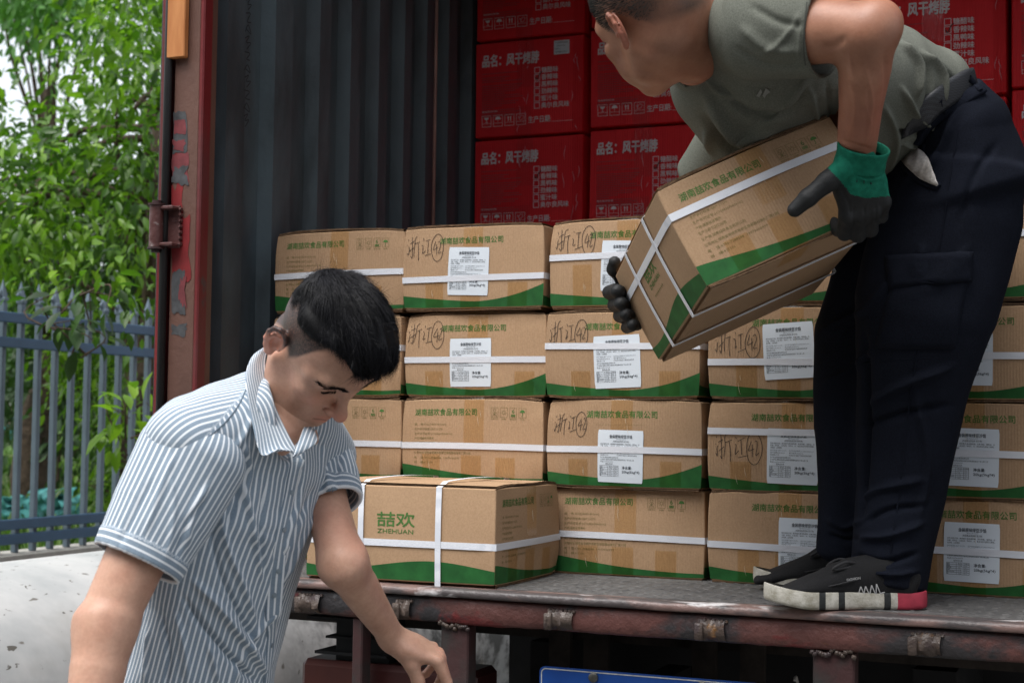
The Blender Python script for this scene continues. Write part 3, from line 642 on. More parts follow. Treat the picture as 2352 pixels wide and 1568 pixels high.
def label_mesh():
    g = MB(); W, H = .0985, .1075; y = -.0004
    G = []
    for i in range(13):
        zz = H*i/12; ins = .0012 if i in (0, 12) else 0; G.append([(ins+(W-2*ins)*j/10, 0, zz) for j in range(11)])
    g.grid(G[::-1])
    put_text(g, '金装原味绿豆沙馅', .0255, .0915, .0078, 1, y, bold=.012, width=.049)
    put_text(g, 'SB/T20001277', .040, .0875, .0034, 2, y, width=.021, res=1)
    put_text(g, '(烘焙食品用馅料 青沙类)', .033, .0827, .0042, 1, y, width=.035, res=1)
    rows = [(.0775,'配料:绿豆沙馅、麦芽糖浆(食用葡萄糖、异麦芽糖)、植物油、白',.084,1),(.0733,'砂糖、食用盐、小麦淀粉、饮用水、水、食品添加剂(脱氢乙酸钠)、',.084,1),(.0691,'麦芽糖、山梨糖醇',.022,1),
            (.0637,'执行标准:GB/T 21270',.031,2),(.0593,'生产日期:2022.06.16',.028,1),(.0549,'保质期:6个月',.017,1),(.0500,'生产商:湖南喆欢食品有限公司',.039,1),(.0456,'公司地址:湖南省常德市高新区樟窑路标准化厂房12栋二层',.073,1),(.0412,'电话:19073600999',.028,1)]
    for z, s, wd, mi in rows: put_text(g, s, .0062, z, .0033, mi, y, width=wd, res=1)
    put_text(g, '生产许可证编号:SC12443070930102', .0425, .0637, .0033, 2, y, width=.047, res=1); put_text(g, '生产批号:20220616', .0425, .0593, .0033, 1, y, width=.027, res=1); put_text(g, '贮存方式:避光干燥阴凉处保存', .0425, .0549, .0033, 1, y, width=.043, res=1)
    put_text(g, '营养成分表', .0175, .0365, .0038, 1, y, width=.016, res=1)
    x0, x1, x2, x3 = .005, .0225, .0365, .0455; zz = [.0345-.0036*i for i in range(7)]
    for z in zz: ribbon(g, [(x0,z),(x3,z)], .00045, 1, y)
    for x in (x0,x1,x2,x3): ribbon(g, [(x,zz[0]),(x,zz[-1])], .00045, 1, y-.0002)
    for i, (a, b_, c) in enumerate([('项目','每100g','NRV%'),('能量','1197kJ','14%'),('蛋白质','7.6g','13%'),('脂肪','11.9g','20%'),('碳水化合物','51.9g','17%'),('钠','20mg','1%')]):
        z = zz[i+1]+.0007; put_text(g, a, x0+.0008, z, .0027, 1, y, res=1); put_text(g, b_, x1+.003, z, .0027, 1, y, res=1); put_text(g, c, x2+.0018, z, .0027, 1, y, res=1)
    put_text(g, '净含量:', .0535, .0285, .0068, 1, y, bold=.01); put_text(g, '20kg(5kg*4)', .0535, .0205, .0066, 1, y, bold=.01, width=.038)
    o = g.build('shipping_label', [STICK, SINK, SFINE]); me = o.data; bpy.data.objects.remove(o); return me
LABEL = label_mesh()
def marker(g, x, z, s, v, mi=3):
    """handwritten 浙江 with a circled 42; s = height"""
    r = random.Random(v); sl = r.uniform(-.10,.16); s *= r.uniform(.9,1.12); x += r.uniform(-.004,.004); j = lambda p: [(x+(a+r.uniform(-.035,.035)+sl*b)*s*.8, z+(b+r.uniform(-.035,.035))*s) for a, b in p]
    S = [[(.05,.86),(.08,.8)], [(.0,.6),(.05,.56)], [(.0,.2),(.06,.12),(.1,.42),(.12,.5)],
         [(.28,.98),(.3,.6),(.29,.05),(.22,.12)], [(.14,.66),(.42,.76)], [(.15,.3),(.42,.48)], [(.62,1.0),(.5,.84),(.48,.5),(.4,.08)], [(.5,.62),(.8,.72)], [(.68,.68),(.7,.3),(.69,-.12)],
         [(.98,.86),(1.04,.78)], [(.94,.56),(1.02,.5),(.96,.2),(1.1,.3)], [(1.14,.72),(1.42,.8)], [(1.28,.76),(1.26,.14)], [(1.1,.06),(1.5,.16)]]
    for st in S: ribbon(g, spl(j(st), 5), .0012, mi, -.0010)
    cx, cz, rx, rz = x+1.86*s*.8, z+.42*s, .30*s, .62*s
    an = np.linspace(.2, 2*math.pi+.35, 30); ribbon(g, np.c_[cx+rx*np.cos(an)*(1+.05*np.sin(3*an+v)), cz+rz*np.sin(an)], .0012, mi, -.0010)
    for st in [[(1.78,.72),(1.62,.36),(1.92,.42)], [(1.84,.6),(1.8,.1)], [(1.94,.66),(2.04,.72),(2.06,.5),(1.94,.18),(2.12,.24)]]: ribbon(g, spl(j(st), 5), .0012, mi, -.0012)
def front_print(g, W, H, kind, mk, v):
    """company face, x 0..W, z 0..H facing -y; kind A (right name) / B (name, small print, icons)"""
    xs = np.linspace(0, W, 40)/W
    if kind == 'A': top = .075 + .075*np.clip(1-xs*1.8, 0, 1)**1.3 + .19*np.clip((xs-.45)/.55, 0, 1)**2.2
    else: top = .05 + .145*np.exp(-(xs/.42)**1.35)
    V = [(x*W, -.0006, .0028) for x in xs]+[(x*W, -.0006, t*H/.92) for x, t in zip(xs, top)]
    n = len(xs); V = np.array(V); rows_ = [V[:n]+(V[n:]-V[:n])*q for q in np.linspace(0,1,6)]; g.grid(np.array(rows_), 1)
    if kind == 'A':
        put_text(g, '湖南喆欢食品有限公司', W*.265, H*.80, .0165, 2, bold=.014, width=W*.455)
        for x in np.arange(W*.33, W*.63, .0034): ribbon(g, [(x, H*.715),(x+.0017, H*.715)], .0007, 4)
    else:
        put_text(g, '湖南喆欢食品有限公司', W*.09, H*.81, .0165, 2, bold=.014, width=W*.45)
        for z, s_, wd in [(.685,'规    格:430X340X180(mm)',.23),(.627,'生产执行标准:GB/T 21270',.205),(.57,'生产许可证号:SC12443070930102',.275),(.515,'产地:湖南省常德市',.14),(.46,'生产日期:见封口标签',.155),(.40,'生产商:湖南喆欢食品有限公司',.24),(.34,'公司地址:湖南省常德市高新区樟窑路标准化厂房12栋',.41),(.28,'电    话:0736-7288588  19073600999',.33),(.225,'邮    编:415106',.135)]:
            put_text(g, s_, W*.092, H*z, .0062, 4, width=W*wd, res=1)
        icons(g, W*.64, H*.79, .0165, .0205)
    if mk: marker(g, W*mk[0], H*mk[1], mk[2], v)
def icons(g, x, z, w_, h_, mi=2, fine=4, gap=1.32):
    """four handling pictograms: no hooks, sun, stack limit 6, umbrella"""
    for i in range(4):
        a = x+i*w_*gap; c = a+w_/2; rect_line(g, a, z, a+w_, z+h_, .0006, fine)
        if i == 0:
            disc_line(g, c, z+h_*.68, w_*.2, .0008, fine); ribbon(g, [(c,z+h_*.5),(c,z+h_*.12)], .0008, fine); ribbon(g, [(c-w_*.34,z+h_*.1),(c+w_*.34,z+h_*.5)], .0008, fine,-.0008); ribbon(g, [(c+w_*.34,z+h_*.1),(c-w_*.34,z+h_*.5)], .0008, fine,-.001)
        if i == 1:
            disc_line(g, c, z+h_*.48, w_*.19, .0008, fine)
            for k in range(8): t = k*math.pi/4; ribbon(g, [(c+w_*.28*math.cos(t), z+h_*.48+w_*.28*math.sin(t)),(c+w_*.4*math.cos(t), z+h_*.48+w_*.4*math.sin(t))], .0008, fine)
        if i == 2:
            put_text(g, '6', c-w_*.17, z+h_*.42, h_*.62, mi, width=w_*.34)
            for k in range(3): ribbon(g, [(c-w_*.32, z+h_*(.1+.09*k)),(c+w_*.32, z+h_*(.1+.09*k))], .0011, mi)
        if i == 3:
            disc(g, c, z+h_*.52, w_*.36, mi, a0=0, a1=180); ribbon(g, spl([(c,z+h_*.53),(c,z+h_*.2),(c-w_*.05,z+h_*.12),(c-w_*.12,z+h_*.2)],3), .0009, mi, -.0007)
        put_text(g, ['禁用手钩','怕晒','堆码层数','怕雨'][i], a+(0 if i % 2 == 0 else w_*.2), z-.0055, .0036, fine, width=w_*(1 if i % 2 == 0 else .6), res=1)
def disc_line(g, x, z, r_, wd, mi):
    an = np.linspace(0, 2*math.pi, 20); ribbon(g, np.c_[x+r_*np.cos(an), z+r_*np.sin(an)], wd, mi)
def side_print(g, D, H):
    """brand face"""
    xs = np.linspace(0, 1, 50); top = .17+.055*np.sin((xs-.42)*2*math.pi*.98)
    V = [(x*D, -.0006, .0028) for x in xs]+[(x*D, -.0006, t*H) for x, t in zip(xs, top)]; n = len(xs)
    g.add(V, [(i, i+1, n+i+1, n+i) for i in range(n-1)], 1)
    put_text(g, '喆欢', D*.385, H*.585, .031, 2, bold=.02, width=D*.2); put_text(g, 'ZHEHUAN', D*.388, H*.50, .0125, 2, bold=.01, width=D*.19)
    for k in range(8): ribbon(g, [(D*(.40+.021*k), H*.425),(D*(.412+.021*k), H*.425)], .0035, 4)
W0, H0, D0 = .343, .186, .43
def warp(V, W, H, D, v, amt=1.0):
    """bulge and sag of a filled box, applied to print and board alike"""
    V = V.copy(); x, y, z = V[:,0]/W, V[:,1]/D, V[:,2]/H; r = random.Random(v); b1, b2, b3 = r.uniform(.5,1.2), r.uniform(.5,1.1), r.uniform(-.5,1)
    q = lambda t: np.clip(4*t*(1-t), 0, 1)
    wy = np.clip(1-y*2.4, 0, 1)
    V[:,1] -= amt*.005*b1*q(x)*q(z)*wy
    V[:,0] += amt*.0035*b2*q(z)*(x-.5)*2*1.0
    V[:,2] += amt*(.0035*b3*q(x)+.002*r.uniform(-1,1)*(x-.5))*np.clip(z,0,1.1)
    V[:,1] += amt*.0016*np.sin(x*9+v)*wy*np.clip(z,0,1)
    for cx, cz in ((0,1),(1,1),(0,0),(1,0)):      # knocked corners
        a_ = r.uniform(0,.006)*amt; e_ = np.exp(-(((x-cx)/.10)**2+((z-cz)/.16)**2))*wy; V[:,1] += a_*e_; V[:,2] -= (cz*2-1)*a_*.55*e_; V[:,0] -= (cx*2-1)*a_*.4*e_
    return V
def carton(kind, v, mk=None, strap=.5, tilt=0.0, label=None, sides='', flaps=True, seam_tape=True, vstraps=False, W=W0, H=H0, D=D0, name='kraft_carton', curl=.35):
    """a strapped carton; origin at its lower front left corner"""
    root = empty(name); r = random.Random(v)
    g = MB()
    def slab(ax, n1, n2):
        pass
    # board: six subdivided faces with softened edges
    nx, nz, ny = 28, 20, 12; b = .0022
    def sheet(f, a, b_, flip=False):
        G = [[f(i/a, j/b_) for j in range(b_+1)] for i in range(a+1)]
        if flip: G = G[::-1]
        g.grid(G, 0)
    e = lambda t, L: b+(L-2*b)*t
    sheet(lambda i,j:(e(i,W),0,e(j,H)), nx, nz, True); sheet(lambda i,j:(e(i,W),D,e(j,H)), nx, nz)
    sheet(lambda i,j:(0,e(i,D),e(j,H)), ny, nz); sheet(lambda i,j:(W,e(i,D),e(j,H)), ny, nz, True)
    sheet(lambda i,j:(e(i,W),e(j,D),H), nx, ny, True); sheet(lambda i,j:(e(i,W),e(j,D),0), nx, ny)
    def edge(p, q, m):                       # chamfer strips between faces
        G = []
        for t in np.linspace(0,1,17): G.append([tuple(np.array(p[0])*(1-t)+np.array(p[1])*t), tuple(np.array(m[0])*(1-t)+np.array(m[1])*t), tuple(np.array(q[0])*(1-t)+np.array(q[1])*t)])
        g.grid(G, 0)
    k = b*.32
    for z, zz in ((0, b), (H, H-b)):
        s = 1 if z == 0 else -1
        for y, yy in ((0, b), (D, D-b)):
            edge([(b,y,zz),(W-b,y,zz)], [(b,yy,z),(W-b,yy,z)], [(b, y+(k if y==0 else -k), z+s*k),(W-b, y+(k if y==0 else -k), z+s*k)])
        for x, xx in ((0, b), (W, W-b)):
            edge([(x,b,zz),(x,D-b,zz)], [(xx,b,z),(xx,D-b,z)], [(x+(k if x==0 else -k), b, z+s*k),(x+(k if x==0 else -k), D-b, z+s*k)])
    for x, xx in ((0, b), (W, W-b)):
        for y, yy in ((0, b), (D, D-b)):
            sx = 1 if x == 0 else -1; sy = 1 if y == 0 else -1
            edge([(x,yy,b),(x,yy,H-b)], [(xx,y,b),(xx,y,H-b)], [(x+sx*k,y+sy*k,b),(x+sx*k,y+sy*k,H-b)])
    front_print(g, W, H, kind, mk, v)
    if 'B' in sides:                          # print on the right hand face as well (seen on the held carton)
        pass
    gs = MB(); side_print(gs, D, H); Vs = np.concatenate(gs.v)
    # brand print goes on both end faces: -x (seen from the left) and +x
    g.add(np.c_[Vs[:,1], D-Vs[:,0], Vs[:,2]], gs.f, gs.m)
    g.add(np.c_[W-Vs[:,1], Vs[:,0], Vs[:,2]], gs.f, gs.m)
    # right-hand end gets no small print
    for q in range(len(g.v)): g.v[q] = warp(g.v[q], W, H, D, v)
    o = g.build('board_box', [KRAFT, GREEN, GTEXT, PEN, OLIVE]); o.parent = root
    # top and bottom flaps: doubled board edges that stand a little open
    if flaps:
        for z0, sg in ((H, 1), (0, -1)):
            g = MB(); n = 24; th = .0022
            for la in range(2):
                G = []
                for i in range(n+1):
                    t = i/n; lift = (.0012+.0030*math.sin(math.pi*t)*r.uniform(.9,1.1)*(1 if sg > 0 else .3)+.0011*math.sin(t*7+v+la*2))*(.6+la*.7); 
                    x = .004+(W-.008)*t; yy0 = .0006+.0015*la+.0012*math.sin(t*11+v)
                    G.append([(x, yy0, z0+sg*lift), (x, yy0, z0+sg*(lift+th)), (x, D*.992, z0+sg*(.0015+la*.0028+th)), (x, D*.992, z0+sg*(.0015+la*.0028))])
                m0 = len(g.m); g.grid(G, 0, close=True); g.m[m0:] = [1 if (t_ % 4) in (1, 3) else 0 for t_ in range(len(g.m)-m0)]
            for q in range(len(g.v)): g.v[q] = warp(g.v[q], W, H, D, v)
            fo = g.build('top_flap' if sg > 0 else 'bottom_flap', [EDGE, KRAFT]); fo.parent = root
    if seam_tape:
        g = MB(); tx, tw = W*r.uniform(.42,.46), .048
        def ts(x0, x1, path, mi=0):
            q_ = MB(); q_.grid([[(x0+(x1-x0)*i/6, yy, zz) for (yy, zz) in path] for i in range(7)], mi); q_.v = [warp(a_, W, H, D, v) for a_ in q_.v]
            t_ = q_.build('packing_tape', [TAPE], smooth=True); t_.parent = root; return t_
        to = ts(tx, tx+tw, [(.12, H+.0062), (.03, H+.0062), (.002, H+.0058), (-.0008, H-.003), (-.0008, H*.75), (-.0008, H*.47)])
        ts(tx-.006, tx+tw-.006, [(.06, -.0052), (.002, -.005), (-.0008, .003), (-.0008, H*.12), (-.0008, H*.33)])
        x2 = W*(.7 if kind == 'B' else .76)+r.uniform(-.01,.01); ts(x2, x2+.046, [(-.0008, .004), (-.0008, H*.14), (-.0008, H*.31)])
        x3 = W*.16+r.uniform(-.01,.01); ts(x3, x3+.044, [(-.0008, .004), (-.0008, H*.14), (-.0008, H*.30+r.uniform(0,.2)*H)])
        # glossy crease lines in the tape
        g = MB()
        for q in range(r.randint(2, 4)):
            cx = tx+tw*r.uniform(.1,.9) if q < 2 else x3+.044*r.random(); cz = H*r.uniform(.6,.95) if q < 2 else H*r.uniform(.16,.28); L = r.uniform(.01,.026)
            pts = [(cx+L*.18*t*t, cz-L*t) for t in np.linspace(0,1,7)]; p3 = [(a, -.0014, b_) for a, b_ in pts]
            g.tube(p3, [.0001,.0002,.0003,.0004,.0003,.0002,.0001], 5)
        for q in range(len(g.v)): g.v[q] = warp(g.v[q], W, H, D, v)
        co = g.build('tape_crease', mat('tape_shine', (.75,.66,.52), .15, .7, var=.05), smooth=True); co.parent = to
    # straps
    def loop(path_fn, wd, nm='strap'):
        pts = path_fn; return pts
    if strap is not None:
        g = MB(); zc = H*(1-strap); h = .0068; rr = .003; o_ = .0024
        def ring(s_):
            out = []
            for i in range(13): t = i/12; out.append((t*W, -o_, zc+s_+tilt*(t-.5)))
            for i in range(1, 13): t = i/12; out.append((W+o_+.0006*math.sin(t*3), t*D, zc+s_+tilt*.5))
            for i in range(1, 7): t = i/6; out.append((W*(1-t), D+o_, zc+s_+tilt*(.5-t)))
            for i in range(1, 12): t = i/12; out.append((-o_, D*(1-t), zc+s_-tilt*.5))
            return out
        rings = []
        for s_, push in ((-h, 0), (h, 0), (h, -.0009), (-h, -.0009)):
            q = np.array(ring(s_)); c = np.array([W/2, D/2, 0]); 
            q2 = warp(q, W, H, D, v); dirn = np.sign(q[:, :2]-c[:2]); 
            if push: q2[:,0] -= np.where((q[:,0] <= -o_+1e-6)|(q[:,0] >= W+o_-1e-6), dirn[:,0]*.0009, 0); q2[:,1] -= np.where((q[:,1] <= -o_+1e-6)|(q[:,1] >= D+o_-1e-6), dirn[:,1]*.0009, 0)
            rings.append(q2)
        G = np.stack(rings, 0); n = G.shape[1]
        F = [(a*n+i, a*n+(i+1)%n, ((a+1)%4)*n+(i+1)%n, ((a+1)%4)*n+i) for a in range(4) for i in range(n)]
        g.add(G.reshape(-1,3), F); so = g.build('strap', STRAP); so.parent = root
    for yv in (D*.29, D*.70) if vstraps else ():
        g = MB(); h = .0062; o_ = .0034 if flaps else .0028; P_ = []
        for i in range(9): t = i/8; P_.append((-o_, t*(H+.0098)-.0098))
        for i in range(1, 13): t = i/12; P_.append((t*W, H+o_+.0045*math.sin(math.pi*t)+ (.006 if flaps else 0)))
        for i in range(1, 9): t = i/8; P_.append((W+o_, H*(1-t)-.0098*t))
        for i in range(1, 12): t = i/12; P_.append((W*(1-t), -.0098))
        P_ = np.array(P_); n = len(P_); cc = P_-[W/2, H/2]; dn = cc/np.linalg.norm(cc,axis=1)[:,None]
        rg = []
        for s_, pu in ((-h,0),(h,0),(h,.0009),(-h,.0009)):
            q = np.c_[P_[:,0]-dn[:,0]*pu, np.full(n, yv+s_), P_[:,1]-dn[:,1]*pu]; rg.append(warp(q, W, H, D, v))
        G = np.stack(rg, 0); F = [(a*n+i, a*n+(i+1)%n, ((a+1)%4)*n+(i+1)%n, ((a+1)%4)*n+i) for a in range(4) for i in range(n)]
        g.add(G.reshape(-1,3), F); so = g.build('strap', STRAP); so.parent = root; so.name = 'strap'
    if label:
        lx, lz, rot, sc = label; rot += r.uniform(-1.3,1.3); lx += r.uniform(-.012,.012); me = LABEL.copy(); n = len(me.vertices); co = np.empty(n*3); me.vertices.foreach_get('co', co); co = co.reshape(-1,3)
        ca, sa = math.cos(R(rot)), math.sin(R(rot)); X = co[:,0]*sc; Z = co[:,2]*sc
        q = np.c_[W*lx+X*ca+Z*sa, co[:,1]-.0014, H*lz-X*sa+Z*ca]
        me.vertices.foreach_set('co', warp(q, W, H, D, v).ravel()); me.update(); o = bpy.data.objects.new('shipping_label', me); COL.objects.link(o); o.parent = root
    return root
COLX = {'a': -1.938, 'b': -1.590, 'c': -1.238, 'd': -.873, 'e': -.518}
ROW = [0, .188, .3795, .5765]
MK = (.035, .64, .048)
spec = [ # col,row,kind,marker,strap,tilt,label(x,z,rot,scale),text
 ('a',3,'B',None,.53,.006,None,'kraft carton with small green print at the far left of the top row'),
 ('b',3,'A',MK,.63,.004,(.337,.17,1.2,1),'kraft carton marked in black pen, second from the left in the top row'),
 ('c',3,'A',(.03,.66,.046),.41,.002,(.35,.18,2,1),'kraft carton in the top row partly covered by the carton the older man lifts'),
 ('d',3,'A',MK,.5,.0,(.34,.2,0,1),'dim kraft carton in the top row under the raised carton and beside the trousers'),
 ('e',3,'A',MK,.31,.0,(.335,.17,0,1),'kraft carton in the top row at the right edge behind the dark trousers'),
 ('a',2,'B',None,.40,.0,None,'kraft carton in the second row mostly hidden behind the young man\'s head'),
 ('b',2,'A',(.02,.64,.046),.55,.0,(.335,.12,.3,1),'kraft carton marked in black pen, second row, its white label cut by a low strap'),
 ('c',2,'A',MK,.40,-.003,(.345,.10,-3,1.05),'kraft carton with a tilted white label just below the corner of the lifted carton'),
 ('d',2,'A',(.04,.50,.048),.60,-.003,(.35,.20,-2,1.05),'shaded kraft carton with handwriting, second row, left of the dark trouser knee'),
 ('e',2,'A',MK,.53,-.002,(.335,.155,1,1),'kraft carton in the second row from the top, right of the dark trousers'),
 ('a',1,'B',None,.55,.0,None,'kraft carton with handling icons beside the young man\'s face, third row'),
 ('b',1,'B',None,.56,-.001,None,'kraft carton with a full block of small green print and icons, third row'),
 ('c',1,'A',(.035,.62,.042),.57,-.001,(.33,.06,0,1.02),'kraft carton with handwriting and a white label low on its face, third row centre'),
 ('d',1,'A',(.06,.36,.052),.33,-.002,(.355,.10,0,1.05),'kraft carton in the third row with the strap above its black handwriting'),
 ('e',1,'A',MK,.53,-.004,(.335,.13,2.5,1.04),'kraft carton in the third row, right of the dark trousers'),
 ('a',0,'A',None,.5,.0,None,'kraft carton at the bottom left of the stack behind the young man\'s shirt'),
 ('h',0,'A',None,.5,.0,None,'kraft carton hidden behind the turned carton in the bottom row'),
 ('c0',0,'B',None,.55,-.004,None,'kraft carton with green print and icons in the bottom row right of the turned carton'),
 ('d',0,'A',None,.60,-.008,(.42,.12,0,1.05),'kraft carton in the bottom row behind the toes of the black shoes'),
 ('e',0,'A',None,.55,-.006,(.33,.14,2,1.05),'kraft carton in the bottom row at right behind the heel of the shoe'),
]
COLX['c0'] = -1.226; COLX['h'] = -1.576
for i, (c, rw, kd, mk, stp, tl_, lab, txt) in enumerate(spec):
    wd = {'c': .345, 'd': .345, 'e': .352}.get(c, .341)
    o = carton(kd, 11+i*7, mk, stp, tl_, lab, W=wd, H=.1835 if rw else .184)
    jy = random.Random(i).uniform(-.006, .008)
    o.location = (COLX[c]+random.Random(i+50).uniform(-.003,.003)*(c not in 'h'), jy+(.012 if c in ('c0','h') else 0), Zb+ROW[rw]+.0015); o.rotation_euler = (0, 0, R(random.Random(i+9).uniform(-.5,.5)))
    tag(o, txt, 'carton', 'kraft cartons stacked in the container')
# the turned carton on the sill, brand face to the road
o = carton('B', 301, None, .60, 0, None, vstraps=True, W=.340, H=.190, D=.425, curl=1)
o.location = (-1.205, -.345, Zb+.0045); o.rotation_euler = (0, 0, R(90)); tag(o, 'kraft carton turned sideways on the sill with two upright white straps on its long face', 'carton')
# the carton being lifted
hx = carton('B', 307, None, .29, .0, None, vstraps=True, W=.340, H=.186, D=.43)
HR = Matrix(((.7460,-.4610,-.4810),(.5190,.8550,-.0150),(.4180,-.2390,.8760))).to_euler().to_matrix()
hx.matrix_world = Matrix.Translation((-.6844, -.6835, Zb+.5493)) @ HR.to_4x4()
tag(hx, 'kraft carton held tilted in the air by the older man with black gloves', 'carton')
HBOX = np.array(hx.matrix_world)

# ---------------------------------------------------------------- red cartons
def m_red():
    b = NB('red_board'); f2 = b.noise(b.coord(), 6, 4); wv = b.n('ShaderNodeTexWave', Scale=42, Distortion=.6); b.l(b.coord(), wv.inputs['Vector'])
    b.color(b.ramp(f2, [(.3,(.74,.016,.024)),(.7,(.82,.024,.032))])); b.rough(.5, .3)
    b.bump(b.mix(.35, wv.outputs['Color'], b.ramp(b.noise(b.coord(), 14, 4), [(.3,(0,0,0)),(.7,(1,1,1))])), .0016); return b.m
RED = m_red(); RWH = mat('red_box_white_print', (.8,.72,.74), .55, .3, var=.12, vscale=60); RPK = mat('red_box_fine_print', (.46,.08,.09), .6, .3, var=.15, vscale=60)
RDK = mat('red_box_dark_seam', (.05,.01,.01), .6, .2)
def red_carton(v, sticker, check, W=.366, H=.302, D=.46):
    root = empty('red_carton'); r = random.Random(v); g = MB(); g.box((0,0,0), (W,D,H), 0, bev=.003)
    x = lambda f: f*W; z = lambda f: H*(1-f)
    put_text(g, '品名：风干烤脖', x(.075), z(.245), .041, 1, bold=.03, width=x(.52))
    for i, s_ in enumerate(['糖醋味','香辣味','黑鸭味','劲辣味','蜜汁味','奥尔良风味']):
        zz = z(.365+.073*i); rect_line(g, x(.560), zz, x(.607), zz+.0175, .0017, 1); put_text(g, s_, x(.622), zz+.001, .0195, 1, bold=.012, width=x(.148 if len(s_) == 3 else .25))
        if i == 1 and check: ribbon(g, spl([(x(.57),zz+.010),(x(.583),zz+.002),(x(.61),zz+.02),(x(.628),zz+.026)],4), .0028, 3, -.0009)
    rr = random.Random(4)                     # unreadable block of fine print, as short marks
    for i in range(22):
        if i in (1, 5): continue
        zz = z(.33+.0215*i); L = [.32,.2,.24,.2,.36,.1,.35,.35,.34,.3,.2,.35,.36,.2,.33,.3,.18,.1,.3,.34,.3,.28][i]; xx = x(.075)
        while xx < x(.075+L):
            k = rr.uniform(.004,.009)*.9; ribbon(g, [(xx,zz),(xx+k,zz)], .0024, 2); xx += k+.0013
    put_text(g, '食品储运纸箱', x(.075), z(.735), .0075, 1, width=x(.145), res=1)
    for i in range(4):
        a, w_, h_ = x(.075)+i*x(.107), .031, .034; zz = z(.885); rect_line(g, a, zz, a+w_, zz+h_, .0012, 1); ribbon(g, [(a,zz+.010),(a+w_,zz+.010)], .0009, 1, -.0007); c = a+w_/2
        put_text(g, ['小心轻放','怕湿','向上','禁止抛掷'][i], a+.003+(.006 if i in (1,2) else 0), zz+.0025, .0058, 2, width=.025 if i in (0,3) else .013, res=1)
        if i == 0: disc(g, c, zz+.029, .008, 1, a0=180, a1=360); ribbon(g, [(c,zz+.021),(c,zz+.0145)], .0016, 1); ribbon(g, [(c-.005,zz+.0135),(c+.005,zz+.0135)], .0014, 1,-.0008)
        if i == 1: disc(g, c, zz+.021, .0095, 1, a0=0, a1=180); ribbon(g, [(c,zz+.021),(c,zz+.0135)], .0012, 1, -.0007)
        if i == 2:
            for q in (-.004,.004): ribbon(g, [(c+q,zz+.014),(c+q,zz+.024)], .0026, 1); g.add([(c+q-.0034,-.0006,zz+.0235),(c+q+.0034,-.0006,zz+.0235),(c+q,-.0006,zz+.030)], [(0,1,2)], 1)
        if i == 3: ribbon(g, spl([(c-.009,zz+.026),(c-.004,zz+.022),(c+.001,zz+.028),(c+.009,zz+.026),(c+.006,zz+.018),(c-.002,zz+.014),(c-.006,zz+.019)],4), .0011, 1, closed=True)
    put_text(g, '生产日期:', x(.505), z(.87), .0225, 1, bold=.012, width=x(.205)); ribbon(g, [(x(.72),z(.875)),(x(.905),z(.875))], .0009, 1)
    V = [warp(q, W, H, D, v, .8) for q in g.v]; g.v = V
    o = g.build('board_box', [RED, RWH, RPK, PEN]); o.parent = root
    # clear tape down the front with glinting creases, flap seam
    for x_, w_, zs in ((x(.40), .055, (H+.001, H*.8, H*.62, H*.5)), (x(.38), .055, (H*.3, H*.15, -.001)), (x(.90), .04, np.linspace(H*.02, H*.98, 12))):
        g = MB(); g.grid([[(x_+w_*i/4, -.0012, zz) for zz in zs] for i in range(5)]); g.v = [warp(q, W, H, D, v, .8) for q in g.v]; t = g.build('packing_tape', [REDTAPE], smooth=True); t.parent = root
    g = MB()
    for q in range(12):
        cx = x(r.choice([.42,.47,.5,.93,.96,.9,.83])+r.uniform(-.015,.015)); cz = H*r.uniform(.05,.95); L = r.uniform(.01,.05)
        g.tube([(cx+.003*math.sin(4*t_+q), -.0018, cz-L*(t_-.5)) for t_ in np.linspace(0,1,6)], [.0002,.0005,.0008,.0008,.0005,.0002], 5)
    g.v = [warp(q, W, H, D, v, .8) for q in g.v]; c = g.build('tape_crease', [REDSHINE], smooth=True); c.parent = t
    if sticker:
        g = MB(); x0, z0 = x(.735), z(.19); g.prism(rrect(x0, z0, x0+.051, z0+.043, .002)[::-1], -.0045, -.0040, 0)
        for i, (s_, wd, b_) in enumerate([('产品检验合格证',.040,.01),('检验标准:GB/T23586',.030,0),('检验员:01',.016,0),('生产日期:2022.06.10',.039,.01)]): put_text(g, s_, x0+.005+(.003 if i == 1 else 0), z0+.034-.0098*i, .0062, 1, -.0049, bold=b_, width=wd, res=1)
        s2 = g.build('sticker', [STICK, SINK]); s2.parent = root
    return root
REDTAPE = m_tape('glossy_clear_tape', (.93,.9,.9), 2.2, .005); REDSHINE = mat('tape_shine_red', (.75,.45,.5), .2, .7, var=.05)
rz = [Zb+1.514-.3085*k for k in range(5)]     # bottoms, top row first (top row mostly above the frame)
rz = [2.620, 2.3110, 2.0025, 1.694, 1.3855, 1.077+.024]
reds = []
for col, (x0, y0, dz) in enumerate([(-1.992, 1.24, 0), (-1.608, 1.245, .010), (-1.21, 1.20, .006), (-.741, 1.10, .0), (-.364, 1.10, .012)]):
    for k in range(5):
        if k == 4 or (col == 2 and k > 3): continue
        reds.append((col, k, x0, y0, rz[k]+dz))
words_col = ['at the left next to the container wall', 'second stack from the container wall', 'behind the older man\'s back', 'right of the older man\'s back', 'at the far right edge']
words_row = ['top red carton cut by the picture edge', 'red carton in the second row down', 'red carton in the third row down', 'red carton in the fourth row down']
for col, k, x0, y0, z0 in reds:
    st = (col == 0 and k == 1) or (col == 3 and k == 0) ; o = red_carton(500+col*10+k, st, True)
    o.location = (x0, y0, z0+.003); o.rotation_euler = (0,0,R(random.Random(col*5+k).uniform(-.4,.4)))
    lab = words_row[k]+', '+words_col[col]
    if col == 0 and k == 1: lab = 'red carton with a pale sticker, second row down next to the container wall'
    if col == 3 and k == 0: lab = 'big red carton with a pale sticker above the belt of the older man'
    tag(o, lab, 'red carton', 'red cartons at the back of the container')
